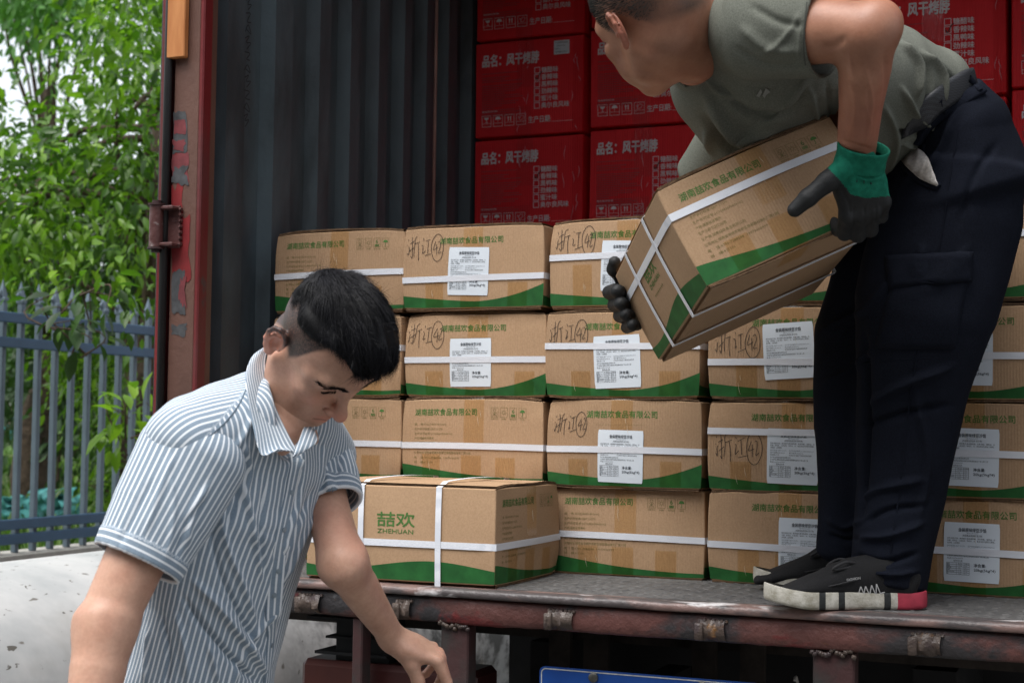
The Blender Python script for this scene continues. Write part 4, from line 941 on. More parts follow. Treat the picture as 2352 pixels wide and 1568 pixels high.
# low pallet boxes under the red stacks so that they stand on the floor
g = MB(); 
for x0, y0 in ((-1.99,1.26),(-1.60,1.26),(-1.2,1.22),(-.73,1.12),(-.36,1.12)): 
    g = MB(); g.box((x0, y0, Zb+.001), (x0+.36, y0+.44, 1.696), 0, bev=.003); o = g.build('packing_case', RED); tag(o, 'plain red case under the red cartons, behind the kraft stack, %s' % ('first at the wall','second from the wall','third from the wall','fourth from the wall','last at the right')[[-1.99,-1.60,-1.2,-.73,-.36].index(x0)], 'case', 'hidden cases under the red cartons')
# ---------------------------------------------------------------- solid modelling with distance fields (people, clothes, gloves)
V3 = lambda *a: np.array(a, float)
def nrmz(v): v = np.asarray(v, float); return v/(np.linalg.norm(v)+1e-12)
class Prim:
    def __init__(s, fn, lo, hi, op='u', k=.0): s.fn, s.lo, s.hi, s.op, s.k = fn, np.array(lo, float), np.array(hi, float), op, k
def ell(c, r, Rm=None, op='u', k=.01, mir=False):
    c = np.array(c, float); r = np.array(r, float); Rm = np.eye(3) if Rm is None else np.array(Rm, float); mr = r.max()
    def fn(p):
        q = p.copy(); 
        if mir: q[:,0] = np.abs(q[:,0])
        q = (q-c) @ Rm; k0 = np.linalg.norm(q/r, axis=1); k1 = np.linalg.norm(q/(r*r), axis=1)+1e-9
        return np.where(k0 < .3, (k0-1)*r.min(), k0*(k0-1)/k1)
    lo, hi = c-mr, c+mr
    if mir: lo = V3(-hi[0], lo[1], lo[2])
    return Prim(fn, lo, hi, op, k)
def cap(a, b, ra, rb=None, op='u', k=.01, mir=False, flat=None, fs=1.0):
    a = np.array(a, float); b = np.array(b, float); rb = ra if rb is None else rb; ab = b-a; L2 = ab@ab+1e-12
    fl = None if flat is None else nrmz(flat)
    def fn(p):
        q = p.copy()
        if mir: q[:,0] = np.abs(q[:,0])
        q = q-a; t = np.clip(q@ab/L2, 0, 1); q = q-t[:,None]*ab
        if fl is not None: q = q+np.outer(q@fl*(1/fs-1), fl)
        d = np.linalg.norm(q, axis=1)-(ra+(rb-ra)*t)
        return d*(min(1, fs) if fl is not None else 1)
    m = max(ra, rb); lo, hi = np.minimum(a, b)-m, np.maximum(a, b)+m
    if mir: lo = V3(-hi[0], lo[1], lo[2])
    return Prim(fn, lo, hi, op, k)
def chain(pts, rad, op='u', k=.004, mir=False, flat=None, fs=1.0):
    return [cap(pts[i], pts[i+1], rad[i], rad[i+1], op, k, mir, flat, fs) for i in range(len(pts)-1)]
def loft(pts, rw, rd, ax, op='u', k=.01, capr=None):
    """limb or trunk of elliptical section: half widths rw along ax, rd across it"""
    pts = np.array(pts, float); n = len(pts); rw = np.array(rw, float); rd = np.array(rd, float)
    ax = np.array(ax, float); ax = np.repeat(ax[None], n, 0) if ax.ndim == 1 else ax
    capr = capr or float(min(rw.min(), rd.min()))
    def fn(p):
        out = np.full(len(p), 9.)
        for i in range(n-1):
            a, b = pts[i], pts[i+1]; ab = b-a; L = np.linalg.norm(ab); t_ = ab/L; q = p-a; tt = q@t_/L; t = np.clip(tt, 0, 1)
            w_ = rw[i]+(rw[i+1]-rw[i])*t; d_ = rd[i]+(rd[i+1]-rd[i])*t
            A = ax[i]+(ax[i+1]-ax[i])*.5; s = nrmz(A-t_*(A@t_)); f = np.cross(t_, s)
            q = q-np.outer(t*L, t_)
            qt = q@t_; rr = np.minimum(w_, d_); cr = np.where(qt < 0, capr if i == 0 else rr, capr if i == n-2 else rr); kk = np.sqrt((q@s/w_)**2+(q@f/d_)**2+(qt/cr)**2)
            out = np.minimum(out, (kk-1)*np.minimum(w_, d_))
        return out
    m = max(rw.max(), rd.max()); return Prim(fn, pts.min(0)-m, pts.max(0)+m, op, k)
def smin(a, b, k):
    if k <= 0: return np.minimum(a, b)
    h = np.clip(.5+.5*(b-a)/k, 0, 1); return b+(a-b)*h-k*h*(1-h)
def field(prims, p, rlo=None, rhi=None):
    f = np.full(len(p), 1.0)
    for q in prims:
        if rlo is not None:
            m = q.k*1.2+.012
            if np.any(q.lo-m > rhi) or np.any(q.hi+m < rlo): continue
        d = q.fn(p)
        f = smin(f, d, q.k) if q.op == 'u' else -smin(-f, d, q.k) if q.op == 's' else -smin(-f, -d, q.k)
    return f
def polygonise(prims, vox, disp=None, clip=None, B=14):
    """sparse surface nets over the blocks the surface runs through -> verts, quads"""
    lo = np.min([q.lo for q in prims if q.op == 'u'], 0)-3*vox; hi = np.max([q.hi for q in prims if q.op == 'u'], 0)+3*vox
    if clip is not None: lo = np.maximum(lo, clip[0]); hi = np.minimum(hi, clip[1])
    nb = np.ceil((hi-lo)/(vox*B)).astype(int)
    I = np.stack(np.meshgrid(*[np.arange(k) for k in nb], indexing='ij'), -1).reshape(-1, 3)
    cen = lo+(I+.5)*B*vox; half = B*vox*.87
    # coarse test in chunks of neighbouring blocks
    keep = []
    d = field(prims, cen) if len(prims) < 400 else np.zeros(len(cen))
    I = I[np.abs(d) < half*2.1+.006]
    g = np.stack(np.meshgrid(*[np.arange(B+1)]*3, indexing='ij'), -1).reshape(-1, 3)
    n1 = B+1; VV = []; QQ = []; tot = (nb*B+2).astype(np.int64)
    ids_all = []; edges = {}
    key = lambda c: (c[:,0]*tot[1]+c[:,1])*tot[2]+c[:,2]
    quads = []; vkeys = []; vpos = []
    for blk in I:
        o = blk*B; rlo = lo+o*vox; rhi = rlo+B*vox
        p = rlo+g*vox; f = field(prims, p, rlo, rhi)
        if disp is not None and np.abs(f).min() < .02: f = f-disp(p)
        F = f.reshape(n1, n1, n1); S = F < 0
        if S.all() or not S.any(): continue
        c8 = [S[i:B+i, j:B+j, k:B+k] for i in (0,1) for j in (0,1) for k in (0,1)]; sm = sum(c.astype(np.int8) for c in c8); act = np.argwhere((sm > 0) & (sm < 8))
        if len(act) == 0: continue
        acc = np.zeros((len(act), 3)); cnt = np.zeros(len(act))
        cs = [(0,0,0),(1,0,0),(0,1,0),(1,1,0),(0,0,1),(1,0,1),(0,1,1),(1,1,1)]
        for a, b in ((0,1),(2,3),(4,5),(6,7),(0,2),(1,3),(4,6),(5,7),(0,4),(1,5),(2,6),(3,7)):
            A = act+cs[a]; Bq = act+cs[b]; fa = F[tuple(A.T)]; fb = F[tuple(Bq.T)]; m = (fa < 0) != (fb < 0)
            t = np.where(m, fa/(fa-fb+1e-12), 0)[:,None]; pt = A+(Bq-A)*t; acc += np.where(m[:,None], pt, 0); cnt += m
        vp = acc/cnt[:,None]; vkeys.append(key(act+o)); vpos.append(rlo+vp*vox)
        for axn in range(3):                  # faces around edges owned by this block
            e = [0,0,0]; e[axn] = 1; o1, o2 = [a for a in range(3) if a != axn]
            sl0 = [slice(0, B)]*3; sl1 = [slice(0, B)]*3; sl1[axn] = slice(1, B+1)
            a = S[tuple(sl0)]; b = S[tuple(sl1)]; E = np.argwhere(a != b)
            if len(E) == 0: continue
            inside = a[tuple(E.T)]; G = E+o; d1 = np.zeros(3, int); d1[o1] = 1; d2 = np.zeros(3, int); d2[o2] = 1
            q = np.stack([key(G), key(G-d1), key(G-d1-d2), key(G-d2)], 1)
            flip = inside if axn != 1 else ~inside
            q[flip] = q[flip][:, ::-1]; quads.append(q)
    vk = np.concatenate(vkeys); vp = np.concatenate(vpos); uk, first = np.unique(vk, return_index=True); vp = vp[first]
    q = np.concatenate(quads); ix = np.searchsorted(uk, q); ix = np.clip(ix, 0, len(uk)-1); ok = (uk[ix] == q).all(1); ix = ix[ok][:, ::-1]
    return vp, ix
def vnormals(V, Q):
    n = np.cross(V[Q[:,2]]-V[Q[:,0]], V[Q[:,3]]-V[Q[:,1]]); N = np.zeros_like(V)
    for i in range(4): np.add.at(N, Q[:,i], n)
    return N/(np.linalg.norm(N, axis=1)[:,None]+1e-12)
def relax(V, Q, it=1, lam=.5):
    for _ in range(it):
        S = np.zeros_like(V); c = np.zeros(len(V))
        for i in range(4):
            for j in (1, 3): np.add.at(S, Q[:,i], V[Q[:,(i+j)%4]]); np.add.at(c, Q[:,i], 1)
        V = V+lam*(S/np.maximum(c,1)[:,None]-V)
    return V
def to_object(name, V, Q, mats, parent=None, attrs=None, mi=None, cols=None):
    me = bpy.data.meshes.new(name); me.vertices.add(len(V)); me.vertices.foreach_set('co', V.ravel())
    me.loops.add(Q.size); me.loops.foreach_set('vertex_index', Q.ravel().astype(np.int32)); me.polygons.add(len(Q))
    me.polygons.foreach_set('loop_start', np.arange(0, Q.size, 4, dtype=np.int32)); me.polygons.foreach_set('loop_total', np.full(len(Q), 4, np.int32))
    me.polygons.foreach_set('use_smooth', np.ones(len(Q), bool))
    for m in (mats if isinstance(mats, (list, tuple)) else [mats]): me.materials.append(m)
    if mi is not None: me.polygons.foreach_set('material_index', np.asarray(mi, np.int32))
    me.update()
    for k, v in (attrs or {}).items(): at = me.attributes.new(k, 'FLOAT', 'POINT'); at.data.foreach_set('value', np.asarray(v, np.float32))
    for k, v in (cols or {}).items(): at = me.attributes.new(k, 'FLOAT_VECTOR', 'POINT'); at.data.foreach_set('vector', np.asarray(v, np.float32).ravel())
    o = bpy.data.objects.new(name, me); COL.objects.link(o)
    if parent: o.parent = parent; o.matrix_parent_inverse = Matrix.Translation(-Vector(parent.location))
    return o
def toD(V):                                  # world -> survey picture position, distance
    q = V-CAM; d = q@_f; return 1176+FPX*(q@_r)/d, 784-FPX*(q@_u)/d, d
def seg_dist2(px, py, pts):
    """distance to a smoothed polyline, and position 0..1 along it"""
    pts = spl(pts, 5); best = np.full(len(px), 1e9); tb = np.zeros(len(px)); n = len(pts)-1
    for i in range(n):
        a, b = pts[i], pts[i+1]; ab = b-a; L = ab@ab+1e-9; t = np.clip(((px-a[0])*ab[0]+(py-a[1])*ab[1])/L, 0, 1)
        d = np.hypot(px-a[0]-ab[0]*t, py-a[1]-ab[1]*t); m = d < best; best = np.where(m, d, best); tb = np.where(m, (i+t)/n, tb)
    return best, tb
def folds(V, Q, lines, facing=.0):
    """push cloth in and out along surveyed crease lines: (points, width px, height m)"""
    N = vnormals(V, Q); px, py, d = toD(V); vw = (V-CAM)/np.linalg.norm(V-CAM, axis=1)[:,None]; fr = np.clip(-(N*vw).sum(1)*2.2, 0, 1); h = np.zeros(len(V))
    for pts, wd, amp in lines:
        ds, t = seg_dist2(px, py, np.array(pts, float)); taper = np.clip(np.minimum(t, 1-t)*5+.15, 0, 1)
        h += amp*np.exp(-(ds/wd)**2)*taper
    return V+N*(h*fr)[:,None]
def snoise(p, s, seed=0):                    # cheap smooth pseudo-noise, vectorised
    r = np.random.default_rng(seed); out = np.zeros(len(p))
    for i in range(7):
        k = r.normal(0, 1, 3); k = k/np.linalg.norm(k)*s*(.6+1.1*r.random()); k2 = r.normal(0,1,3)*s*.4
        out += np.sin(p@k+r.random()*6.3+1.3*np.sin(p@k2+r.random()*6.3))
    return out/4
# ---------------------------------------------------------------- skin, hair and cloth materials
def m_skin(name, base, red, dark, hair=(.012,.012,.014), rough=.48, sss=.12):
    b = NB(name); at = b.n('ShaderNodeAttribute', attribute_name='tone'); sp = b.n('ShaderNodeSeparateXYZ'); b.l(at.outputs['Vector'], sp.inputs[0])
    v = b.coord(); n1 = b.noise(v, 28, 5, .6); n2 = b.noise(v, 190, 3, .6)
    c = b.ramp(n1, [(.3, (base[0]*.88, base[1]*.8, base[2]*.78)), (.7, tuple(x*1.1 for x in base))]); c = b.mix(.10, c, b.ramp(n2, [(.4, dark), (.6, base)]))
    c = b.mix(sp.outputs[1], c, red); 
    grain = b.ramp(b.noise(v, 420, 2, .7), [(.35, (.82,)*3), (.6, (1,)*3)]); hm = b.math('MULTIPLY', sp.outputs[0], grain)
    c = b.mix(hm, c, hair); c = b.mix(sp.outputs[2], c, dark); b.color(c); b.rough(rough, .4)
    b.p.inputs['Subsurface Weight'].default_value = sss; b.p.inputs['Subsurface Radius'].default_value = (1, .35, .2); b.p.inputs['Subsurface Scale'].default_value = .006
    b.bump(b.mix(.6, b.noise(v, 320, 3), b.noise(v, 60, 4)), .0006); return b.m
SKIN_Y = m_skin('skin_young', (.56,.335,.24), (.68,.28,.20), (.22,.11,.07)); SKIN_O = m_skin('skin_weathered', (.36,.175,.11), (.38,.12,.08), (.17,.065,.04), hair=(.03,.027,.026), rough=.45)
def m_hair(name, c1, c2):
    b = NB(name); oi = b.n('ShaderNodeAttribute', attribute_name='shade'); b.color(b.ramp(oi.outputs['Fac'], [(0, c1), (1, c2)])); b.rough(.5, .16); return b.m
HAIR_Y = m_hair('hair_black', (.002,.002,.0025), (.008,.008,.011)); HAIR_O = m_hair('hair_greying', (.015,.014,.014), (.09,.085,.08))
# ---------------------------------------------------------------- head
def head_prims(age=0):
    """face looks along -y, z up, origin between the ears"""
    S = []
    S += [ell((0,.013,.048), (.0765,.094,.086), k=.0), ell((0,-.030,.012), (.064,.060,.080), k=.02), ell((0,-.034,-.055), (.052,.053,.047), k=.03),
          ell((0,-.074,-.086), (.022,.018,.017), k=.03), ell((.043,-.060,-.008), (.021,.020,.017), k=.02, mir=True), ell((.030,-.060,-.042), (.024,.027,.032), k=.02, mir=True),
          cap((.056,.0,-.035), (.045,-.022,-.066), .012, .011, k=.03, mir=True),
          cap((.008,-.084,.036), (.040,-.073,.035), .0085, .0075, k=.016, mir=True), cap((.040,-.073,.035), (.056,-.055,.026), .0075, .006, k=.02, mir=True), ell((0,-.080,-.046), (.029,.020,.026), k=.018),
          ell((.032,-.094,.017), (.019,.016,.012), op='s', k=.014, mir=True), ell((.031,-.0665,.0155), (.0165,.0150,.0145), k=.0035, mir=True),
          cap((.017,-.0815,.0118), (.045,-.070,.0105), .0016, .0012, op='s', k=.002, mir=True), cap((.017,-.083,.024), (.046,-.071,.024), .0014, .001, op='s', k=.003, mir=True),
          cap((0,-.083,.026), (0,-.106,-.012), .0065, .0085, k=.012), ell((0,-.1125,-.019), (.0115,.0115,.0105), k=.009), ell((.0125,-.0995,-.0235), (.0085,.0105,.0080), k=.006, mir=True),
          ell((.0065,-.106,-.0325), (.0042,.0062,.004), op='s', k=.003, mir=True), cap((.0165,-.098,-.018), (.0185,-.094,-.027), .0012, .0012, op='s', k=.004, mir=True),
          cap((.0,-.1015,-.0475), (.022,-.0905,-.0525), .0055, .0030, k=.004, mir=True), cap((0,-.0995,-.0580), (.019,-.091,-.0562), .0064, .0034, k=.004, mir=True),
          cap((0,-.1080,-.0527), (.024,-.0950,-.0545), .0018, .0014, op='s', k=.002, mir=True), cap((0,-.094,-.068), (.012,-.090,-.067), .004, .003, op='s', k=.010, mir=True),
          cap((0,-.1035,-.036), (0,-.1015,-.043), .0018, .0018, op='s', k=.005)]
    if age: S += [cap((.020,-.096,-.020), (.036,-.080,-.050), .0016, .0010, op='s', k=.008, mir=True), cap((.050,-.074,.012), (.066,-.05,.006), .0012, .001, op='s', k=.005, mir=True)]
    # ears: rim, antihelix, hollow, lobe, tragus
    c = V3(.0755, .012, .002); e1 = nrmz((.30, .90, .0)); up_ = nrmz((.06, .22, 1)); up_ = nrmz(up_-e1*(up_@e1)); o_ = np.cross(up_, e1); 
    if o_[0] < 0: o_ = -o_
    E = lambda u, v, w=0: c+e1*u+up_*v+o_*w
    rim = [E(-.010,.004,.003), E(-.009,.018,.006), E(-.001,.029,.008), E(.010,.031,.009), E(.019,.024,.010), E(.0215,.010,.010), E(.018,-.006,.009), E(.011,-.018,.007), E(.003,-.026,.005)]
    S += [ell(E(.006,.003,.001), (.017,.0045,.028), np.stack([e1, o_, up_], 1), k=.004, mir=True), ell(E(.001,-.024,.004), (.008,.0048,.0085), np.stack([e1, o_, up_], 1), k=.006, mir=True)]
    S += [ell(E(.003,.000,.0075), (.0095,.0065,.013), np.stack([e1, o_, up_], 1), op='s', k=.004, mir=True), ell(E(.008,.020,.0085), (.010,.0050,.0068), np.stack([e1, o_, up_], 1), op='s', k=.003, mir=True)]
    S += chain(rim, [.0030,.0034,.0036,.0038,.0038,.0036,.0034,.0034,.0045], k=.0025, mir=True)
    S += chain([E(.004,.016,.006), E(.0115,.012,.0065), E(.0135,.0,.0065), E(.010,-.011,.006), E(.004,-.016,.006)], [.0020,.0024,.0026,.0026,.0026], k=.003, mir=True)
    S += [ell(E(-.0085,-.003,.0045), (.0035,.0035,.005), k=.003, mir=True)]
    return S, E
def xform(prims, Rm, t):
    out = []
    for q in prims:
        fn = (lambda f: lambda p: f((p-t) @ Rm))(q.fn); cs = np.array([[(q.lo, q.hi)[i][0], (q.lo, q.hi)[j][1], (q.lo, q.hi)[k][2]] for i in (0,1) for j in (0,1) for k in (0,1)]) @ Rm.T+t
        out.append(Prim(fn, cs.min(0), cs.max(0), q.op, q.k))
    return out
def gauss(p, c, r): return np.exp(-(((p-np.array(c))/np.array(r))**2).sum(1))
def face_tone(L, age=0, top=0.075, hairline=None):
    """per-vertex buzz-hair, redness and dark weights from head coordinates"""
    M = L.copy(); M[:,0] = np.abs(M[:,0]); x, y, z = M.T
    red = .55*gauss(M, (.042,-.07,-.012), (.02,.03,.018))+.7*gauss(M, (0,-.115,-.02), (.016,.016,.012))+.6*np.clip((x-.0735)/.004,0,1)*(y > -.004)*(z > -.034)+.95*gauss(M, (0,-.1,-.0525), (.021,.012,.0085))
    brow = np.zeros(len(L))
    bp = np.array([(.010,-.0925,.031),(.022,-.0905,.0365),(.036,-.084,.0385),(.052,-.070,.033)])
    for i in range(3):
        a, b = bp[i], bp[i+1]; ab = b-a; t = np.clip((M-a)@ab/(ab@ab), 0, 1); dd = np.linalg.norm(M-a-t[:,None]*ab, axis=1); w_ = [.0036,.0042,.0036][i]; brow = np.maximum(brow, np.clip(1.35-dd/w_*.9, 0, 1))
    lash = np.zeros(len(L)); lp = np.array([(.0165,-.083,.0128),(.025,-.082,.0108),(.034,-.0785,.0098),(.0455,-.069,.0105)])
    for i in range(3):
        a, b = lp[i], lp[i+1]; ab = b-a; t = np.clip((M-a)@ab/(ab@ab), 0, 1); dd = np.linalg.norm(M-a-t[:,None]*ab, axis=1); lash = np.maximum(lash, np.clip(1.6-dd/.0016, 0, 1))
    mouth = np.exp(-((z+.0533-.0*x)/.0014)**2)*(x < .025)*(y < -.08)
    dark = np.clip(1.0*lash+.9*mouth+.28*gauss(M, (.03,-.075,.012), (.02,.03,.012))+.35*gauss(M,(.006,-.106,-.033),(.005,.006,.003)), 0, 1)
    if hairline is None:
        # hair field: above a line that runs forehead -> temple -> round the ear -> nape
        hl = np.where(y < -.02, .088-.0*x, np.where(y < .03, .042+(-.02-y)*.0, .0)); 
        front = .083-.25*np.clip(x-.03,0,1); lineZ = np.interp(y, [-.09,-.062,-.045,-.034,-.024,-.012,.012,.035,.06,.1], [.086,.086,.088,.060,.020,-.006,.022,-.006,-.044,-.056])
        hm = np.clip((z-lineZ)/.016+.15, 0, 1)
    else: hm = hairline(M)
    return np.stack([np.clip(hm, 0, 1), np.clip(red, 0, 1), np.clip(np.maximum(dark, 0), 0, 1)], 1), brow
def strands(name, roots, dirs, lens, lift, m, parent, width=.00035, seg=5, curl=None, seed=0, shade=None):
    """hair: thin tapering blades growing from roots; dirs (n,3) start direction, curl (n,3) added along the way"""
    n = len(roots); t = np.linspace(0, 1, seg+1); r = np.random.default_rng(seed); d = dirs/np.linalg.norm(dirs, axis=1)[:,None]
    c = np.zeros((n,3)) if curl is None else curl; side = np.cross(d, lift); side /= np.linalg.norm(side, axis=1)[:,None]+1e-9; ln = np.asarray(lens)[:,None]
    P_ = [roots+d*ln*q+c*ln*q*q for q in t]; Vv = []
    for i, q in enumerate(t): w_ = width*(1-q*.85); Vv += [P_[i]-side*w_, P_[i]+lift*w_*.9, P_[i]+side*w_]
    Vv = np.stack(Vv, 1); k = 3*(seg+1); F = []
    for i in range(seg): F += [(3*i,3*i+1,3*i+4,3*i+3), (3*i+1,3*i+2,3*i+5,3*i+4)]
    F = np.array(F); Q = (np.arange(n)[:,None,None]*k+F[None]).reshape(-1,4)
    sh = np.repeat(r.random(n) if shade is None else shade, k)
    return to_object(name, Vv.reshape(-1,3), Q, m, parent, {'shade': sh})
from mathutils.bvhtree import BVHTree
def bvh_of(V, Q): return BVHTree.FromPolygons([tuple(v) for v in V], [tuple(int(i) for i in q) for q in Q])
def hit(bv, px, py):
    d = P(px, py, 1.0)-CAM; d = d/np.linalg.norm(d); r = bv.ray_cast(Vector(CAM), Vector(d))
    return (np.array(r[0]), np.array(r[1])) if r[0] is not None else (None, None)
def drape(bv, pts, wd, th, name, m, parent, n=8, closed=False, lift=.0005, sm=3):
    """a raised band sewn along a surveyed line on cloth; wd in metres"""
    q = spl(pts, n); H_ = []
    for a in q:
        h, nn = hit(bv, *a)
        if h is not None: H_.append((h, nn))
    if len(H_) < 3: return None
    p = np.array([h for h, _ in H_]); nn = np.array([k for _, k in H_])
    vw = CAM-p; nn *= np.sign((nn*vw).sum(1))[:,None]
    for _ in range(sm): nn[1:-1] = (nn[:-2]+nn[1:-1]*2+nn[2:])/4; p[1:-1] = (p[:-2]+p[1:-1]*2+p[2:])/4
    t = np.gradient(p, axis=0); t /= np.linalg.norm(t, axis=1)[:,None]+1e-9; s = np.cross(nn, t); s /= np.linalg.norm(s, axis=1)[:,None]+1e-9
    wd = np.full(len(p), wd) if np.isscalar(wd) else np.interp(np.linspace(0,1,len(p)), np.linspace(0,1,len(wd)), wd)
    g = MB(); g.grid([[p[i]-s[i]*wd[i]*.5-nn[i]*.003, p[i]-s[i]*wd[i]*.5+nn[i]*(lift+th*.6), p[i]-s[i]*wd[i]*.35+nn[i]*(lift+th), p[i]+s[i]*wd[i]*.35+nn[i]*(lift+th), p[i]+s[i]*wd[i]*.5+nn[i]*(lift+th*.6), p[i]+s[i]*wd[i]*.5-nn[i]*.003] for i in range(len(p))])
    o = g.build(name, m, smooth=True)
    if parent: o.parent = parent; o.matrix_parent_inverse = Matrix.Translation(-Vector(parent.location))
    return o
def hand_prims(w, X, Y, Z, curl=(30,45,30), grow=0.0, thumb=None, spread=1.0, sc=1.0, kn=.003, curls=None):
    """wrist w, X towards the thumb, Y towards the fingers, Z out of the back of the hand"""
    Y = nrmz(Y); X = nrmz(X-Y*(X@Y)); Z = nrmz(Z-Y*(Z@Y)-X*(Z@X)); W_ = lambda x, y, z: w+(X*x+Y*y+Z*z)*sc; g = grow; S = []
    B_ = np.stack([X, Y, Z], 1)
    S += [ell(W_(.002,.048,0), (.0385*sc+g,.050*sc+g,.0145*sc+g), B_, k=.012), ell(W_(.020,.030,-.006), (.019*sc+g,.032*sc+g,.014*sc+g), B_, k=.010), cap(w, W_(0,.03,0), .024*sc+g, .026*sc+g, k=.02, flat=Z, fs=.72)]
    for i, (x, L) in enumerate([(.030,(.043,.026,.020)),(.0105,(.047,.030,.022)),(-.0095,(.043,.028,.021)),(-.028,(.034,.021,.018))]):
        c = curls[i] if curls else curl; a = 0; p = W_(x, .083-.004*(i in (0,3))-.005*(i == 3), .001); r0 = (.0096,.0098,.0092,.0082)[i]*sc+g; pts = [W_(x*.8,.04,0), p]; rr = [r0*1.05, r0*1.1]
        for j in range(3):
            a += R(c[j]); dr = Y*math.cos(a)-Z*math.sin(a)+X*(x*1.6*spread)*(1 if j == 0 else .5); p = p+nrmz(dr)*L[j]*sc; pts.append(p); rr.append(r0*(.94,.86,.74)[j])
        S += chain(pts, rr, k=kn)
    th = thumb or [(.026,.012,-.006),(.046,.040,-.014),(.055,.070,-.020),(.057,.098,-.026)]
    S += chain([W_(*q) for q in th], [.0155*sc+g,.0125*sc+g,.0108*sc+g,.0088*sc+g], k=.006)
    return S
def m_cloth(name, c1, c2, rough=.85, bump=.0006, fine=350, spec=.2, sheen=.1):
    b = NB(name); v = b.coord(); n1 = b.noise(v, 6, 5); n2 = b.noise(v, fine, 2); b.color(b.mix(.35, b.ramp(n1, [(.3,c1),(.7,c2)]), b.ramp(n2, [(.35,tuple(x*.6 for x in c1)),(.65,tuple(x*1.25 for x in c2))])))
    b.rough(rough, spec); b.p.inputs['Sheen Weight'].default_value = sheen; b.bump(b.mix(.5, n2, b.noise(v, 40, 4)), bump); return b.m
def m_stripes():
    b = NB('striped_shirt'); at = b.n('ShaderNodeAttribute', attribute_name='u'); v = b.coord()
    fr = b.math('FRACT', b.math('DIVIDE', at.outputs['Fac'], .0098)); d = b.math('ABSOLUTE', b.math('SUBTRACT', fr, .5))
    st = b.ramp(d, [(.135, (1,1,1)), (.19, (0,0,0))]); n2 = b.noise(v, 500, 2)
    base = b.mix(.3, (.22,.285,.355), b.ramp(n2, [(.4,(.15,.2,.255)),(.6,(.29,.37,.45))])); c = b.mix(st, base, (.74,.78,.82)); b.color(c); b.rough(.8, .2); b.p.inputs['Sheen Weight'].default_value = .15
    b.bump(b.mix(.5, n2, b.noise(v, 60, 4)), .0005); return b.m
STRIPE = m_stripes()
def join_meshes(parts):
    V = []; Q = []; n = 0
    for v, q in parts: V.append(v); Q.append(q+n); n += len(v)
    return np.concatenate(V), np.concatenate(Q)
# ================================================================ young man in front of the truck
YR = np.array([[.380,-.434,.817],[.910,.017,-.414],[.166,.901,.401]])
YR = np.array(Matrix(YR.tolist()).to_quaternion().normalized().to_matrix()); YT = V3(-1.196,-1.049,1.542)
yl = lambda *a: YT+YR@V3(*a)
yman = empty('person', (P(445,1568,2.33)[0], P(445,1568,2.33)[1], 0)); tag(yman, 'young man in a striped short sleeved shirt bending down in front of the truck', 'person')
Rs, Ls = P(432,1020,2.23), P(742,1045,2.52); s_ax = nrmz(Ls-Rs)
T = [P(655,965,2.39), P(590,1065,2.38), P(528,1180,2.37), P(500,1380,2.37), P(445,1568,2.38), P(405,1760,2.42)]
trw = [.075,.165,.172,.148,.155,.168]; trd = [.055,.090,.112,.088,.096,.112]
headS, _ = head_prims(0); headS[0] = ell((0,.004,.046), (.0760,.086,.080), k=.0); Hw = xform(headS, YR, YT); nb = P(662,985,2.40); neck0 = yl(0,.022,-.03)
neckP = [cap(neck0, nb, .054, .050, k=.022)]
clipb = (np.minimum(yl(0,0,0), nb)-.19, np.maximum(yl(0,0,0), nb)+.19)
hV, hQ = polygonise(Hw+neckP, .0019, clip=clipb)
Re, Rw = P(243,1432,2.14), P(180,1800,2.05); Le, Lw = P(786,1290,2.35), P(905,1468,2.50)
arms = [loft([Rs, (Rs+Re)/2, Re], [.050,.045,.040], [.050,.046,.040], s_ax, k=.02), loft([Re, Re+(Rw-Re)*.3, Rw], [.0395,.0405,.026], [.038,.037,.022], s_ax, k=.03),
        loft([P(728,1050,2.50), P(752,1165,2.44), Le], [.036,.0355,.0345], [.036,.0345,.0345], s_ax, k=.02), loft([Le, Le+(Lw-Le)*.3, Le+(Lw-Le)*.7, Lw], [.0335,.0325,.026,.0208], [.033,.031,.024,.0185], s_ax, k=.03)]
core = [loft([nb, T[1], T[2], T[3], T[4], T[5]], [.06,.14,.14,.12,.13,.13], [.05,.07,.08,.065,.075,.08], s_ax, k=.02)]
lhY = cdir(.90,-.36,.16); lhX = cdir(-.10,-.12,-.98); lhZ = cdir(.34,.92,-.12)
lh = hand_prims(Lw, lhX, lhY, lhZ, curls=[(44,18,12),(50,26,16),(58,34,20),(66,40,25)], thumb=[(.018,.012,-.004),(.030,.040,-.020),(.030,.062,-.044),(.026,.078,-.068)], kn=.002, sc=.95)
rhY = nrmz(Rw-Re); rh = hand_prims(Rw, cdir(1,0,.2), rhY, cdir(-.2,0,1)*1.0, curl=(20,30,20))
bV, bQ = polygonise(neckP[:1]+core+arms+lh+rh, .0024)
hV = relax(hV, hQ, 1, .35); bV = relax(bV, bQ, 1, .5)
tone_h, brow = face_tone((hV-YT)@YR); tone_h[:,0] = np.maximum(tone_h[:,0]*.97, brow*.95)
lt = np.zeros((len(bV),3)); dk = np.linalg.norm(bV-(Lw+nrmz(lhY)*.095), axis=1); lt[:,1] = .35*np.clip(1-dk/.045, 0, 1)+.25*np.clip(1-np.linalg.norm(bV-Re, axis=1)/.05, 0, 1)
V_, Q_ = join_meshes([(hV, hQ), (bV, bQ)]); lt[:,1] = np.clip(lt[:,1]+.18*snoise(bV, 24, 31), 0, .6); lt[:,2] = np.clip(.14*snoise(bV, 60, 32), 0, .2); tone_h[:,1] = np.clip(tone_h[:,1]+.14*snoise(hV, 40, 33), 0, 1); tones = np.concatenate([tone_h, lt])
to_object('body', V_, Q_, SKIN_Y, yman, cols={'tone': tones})
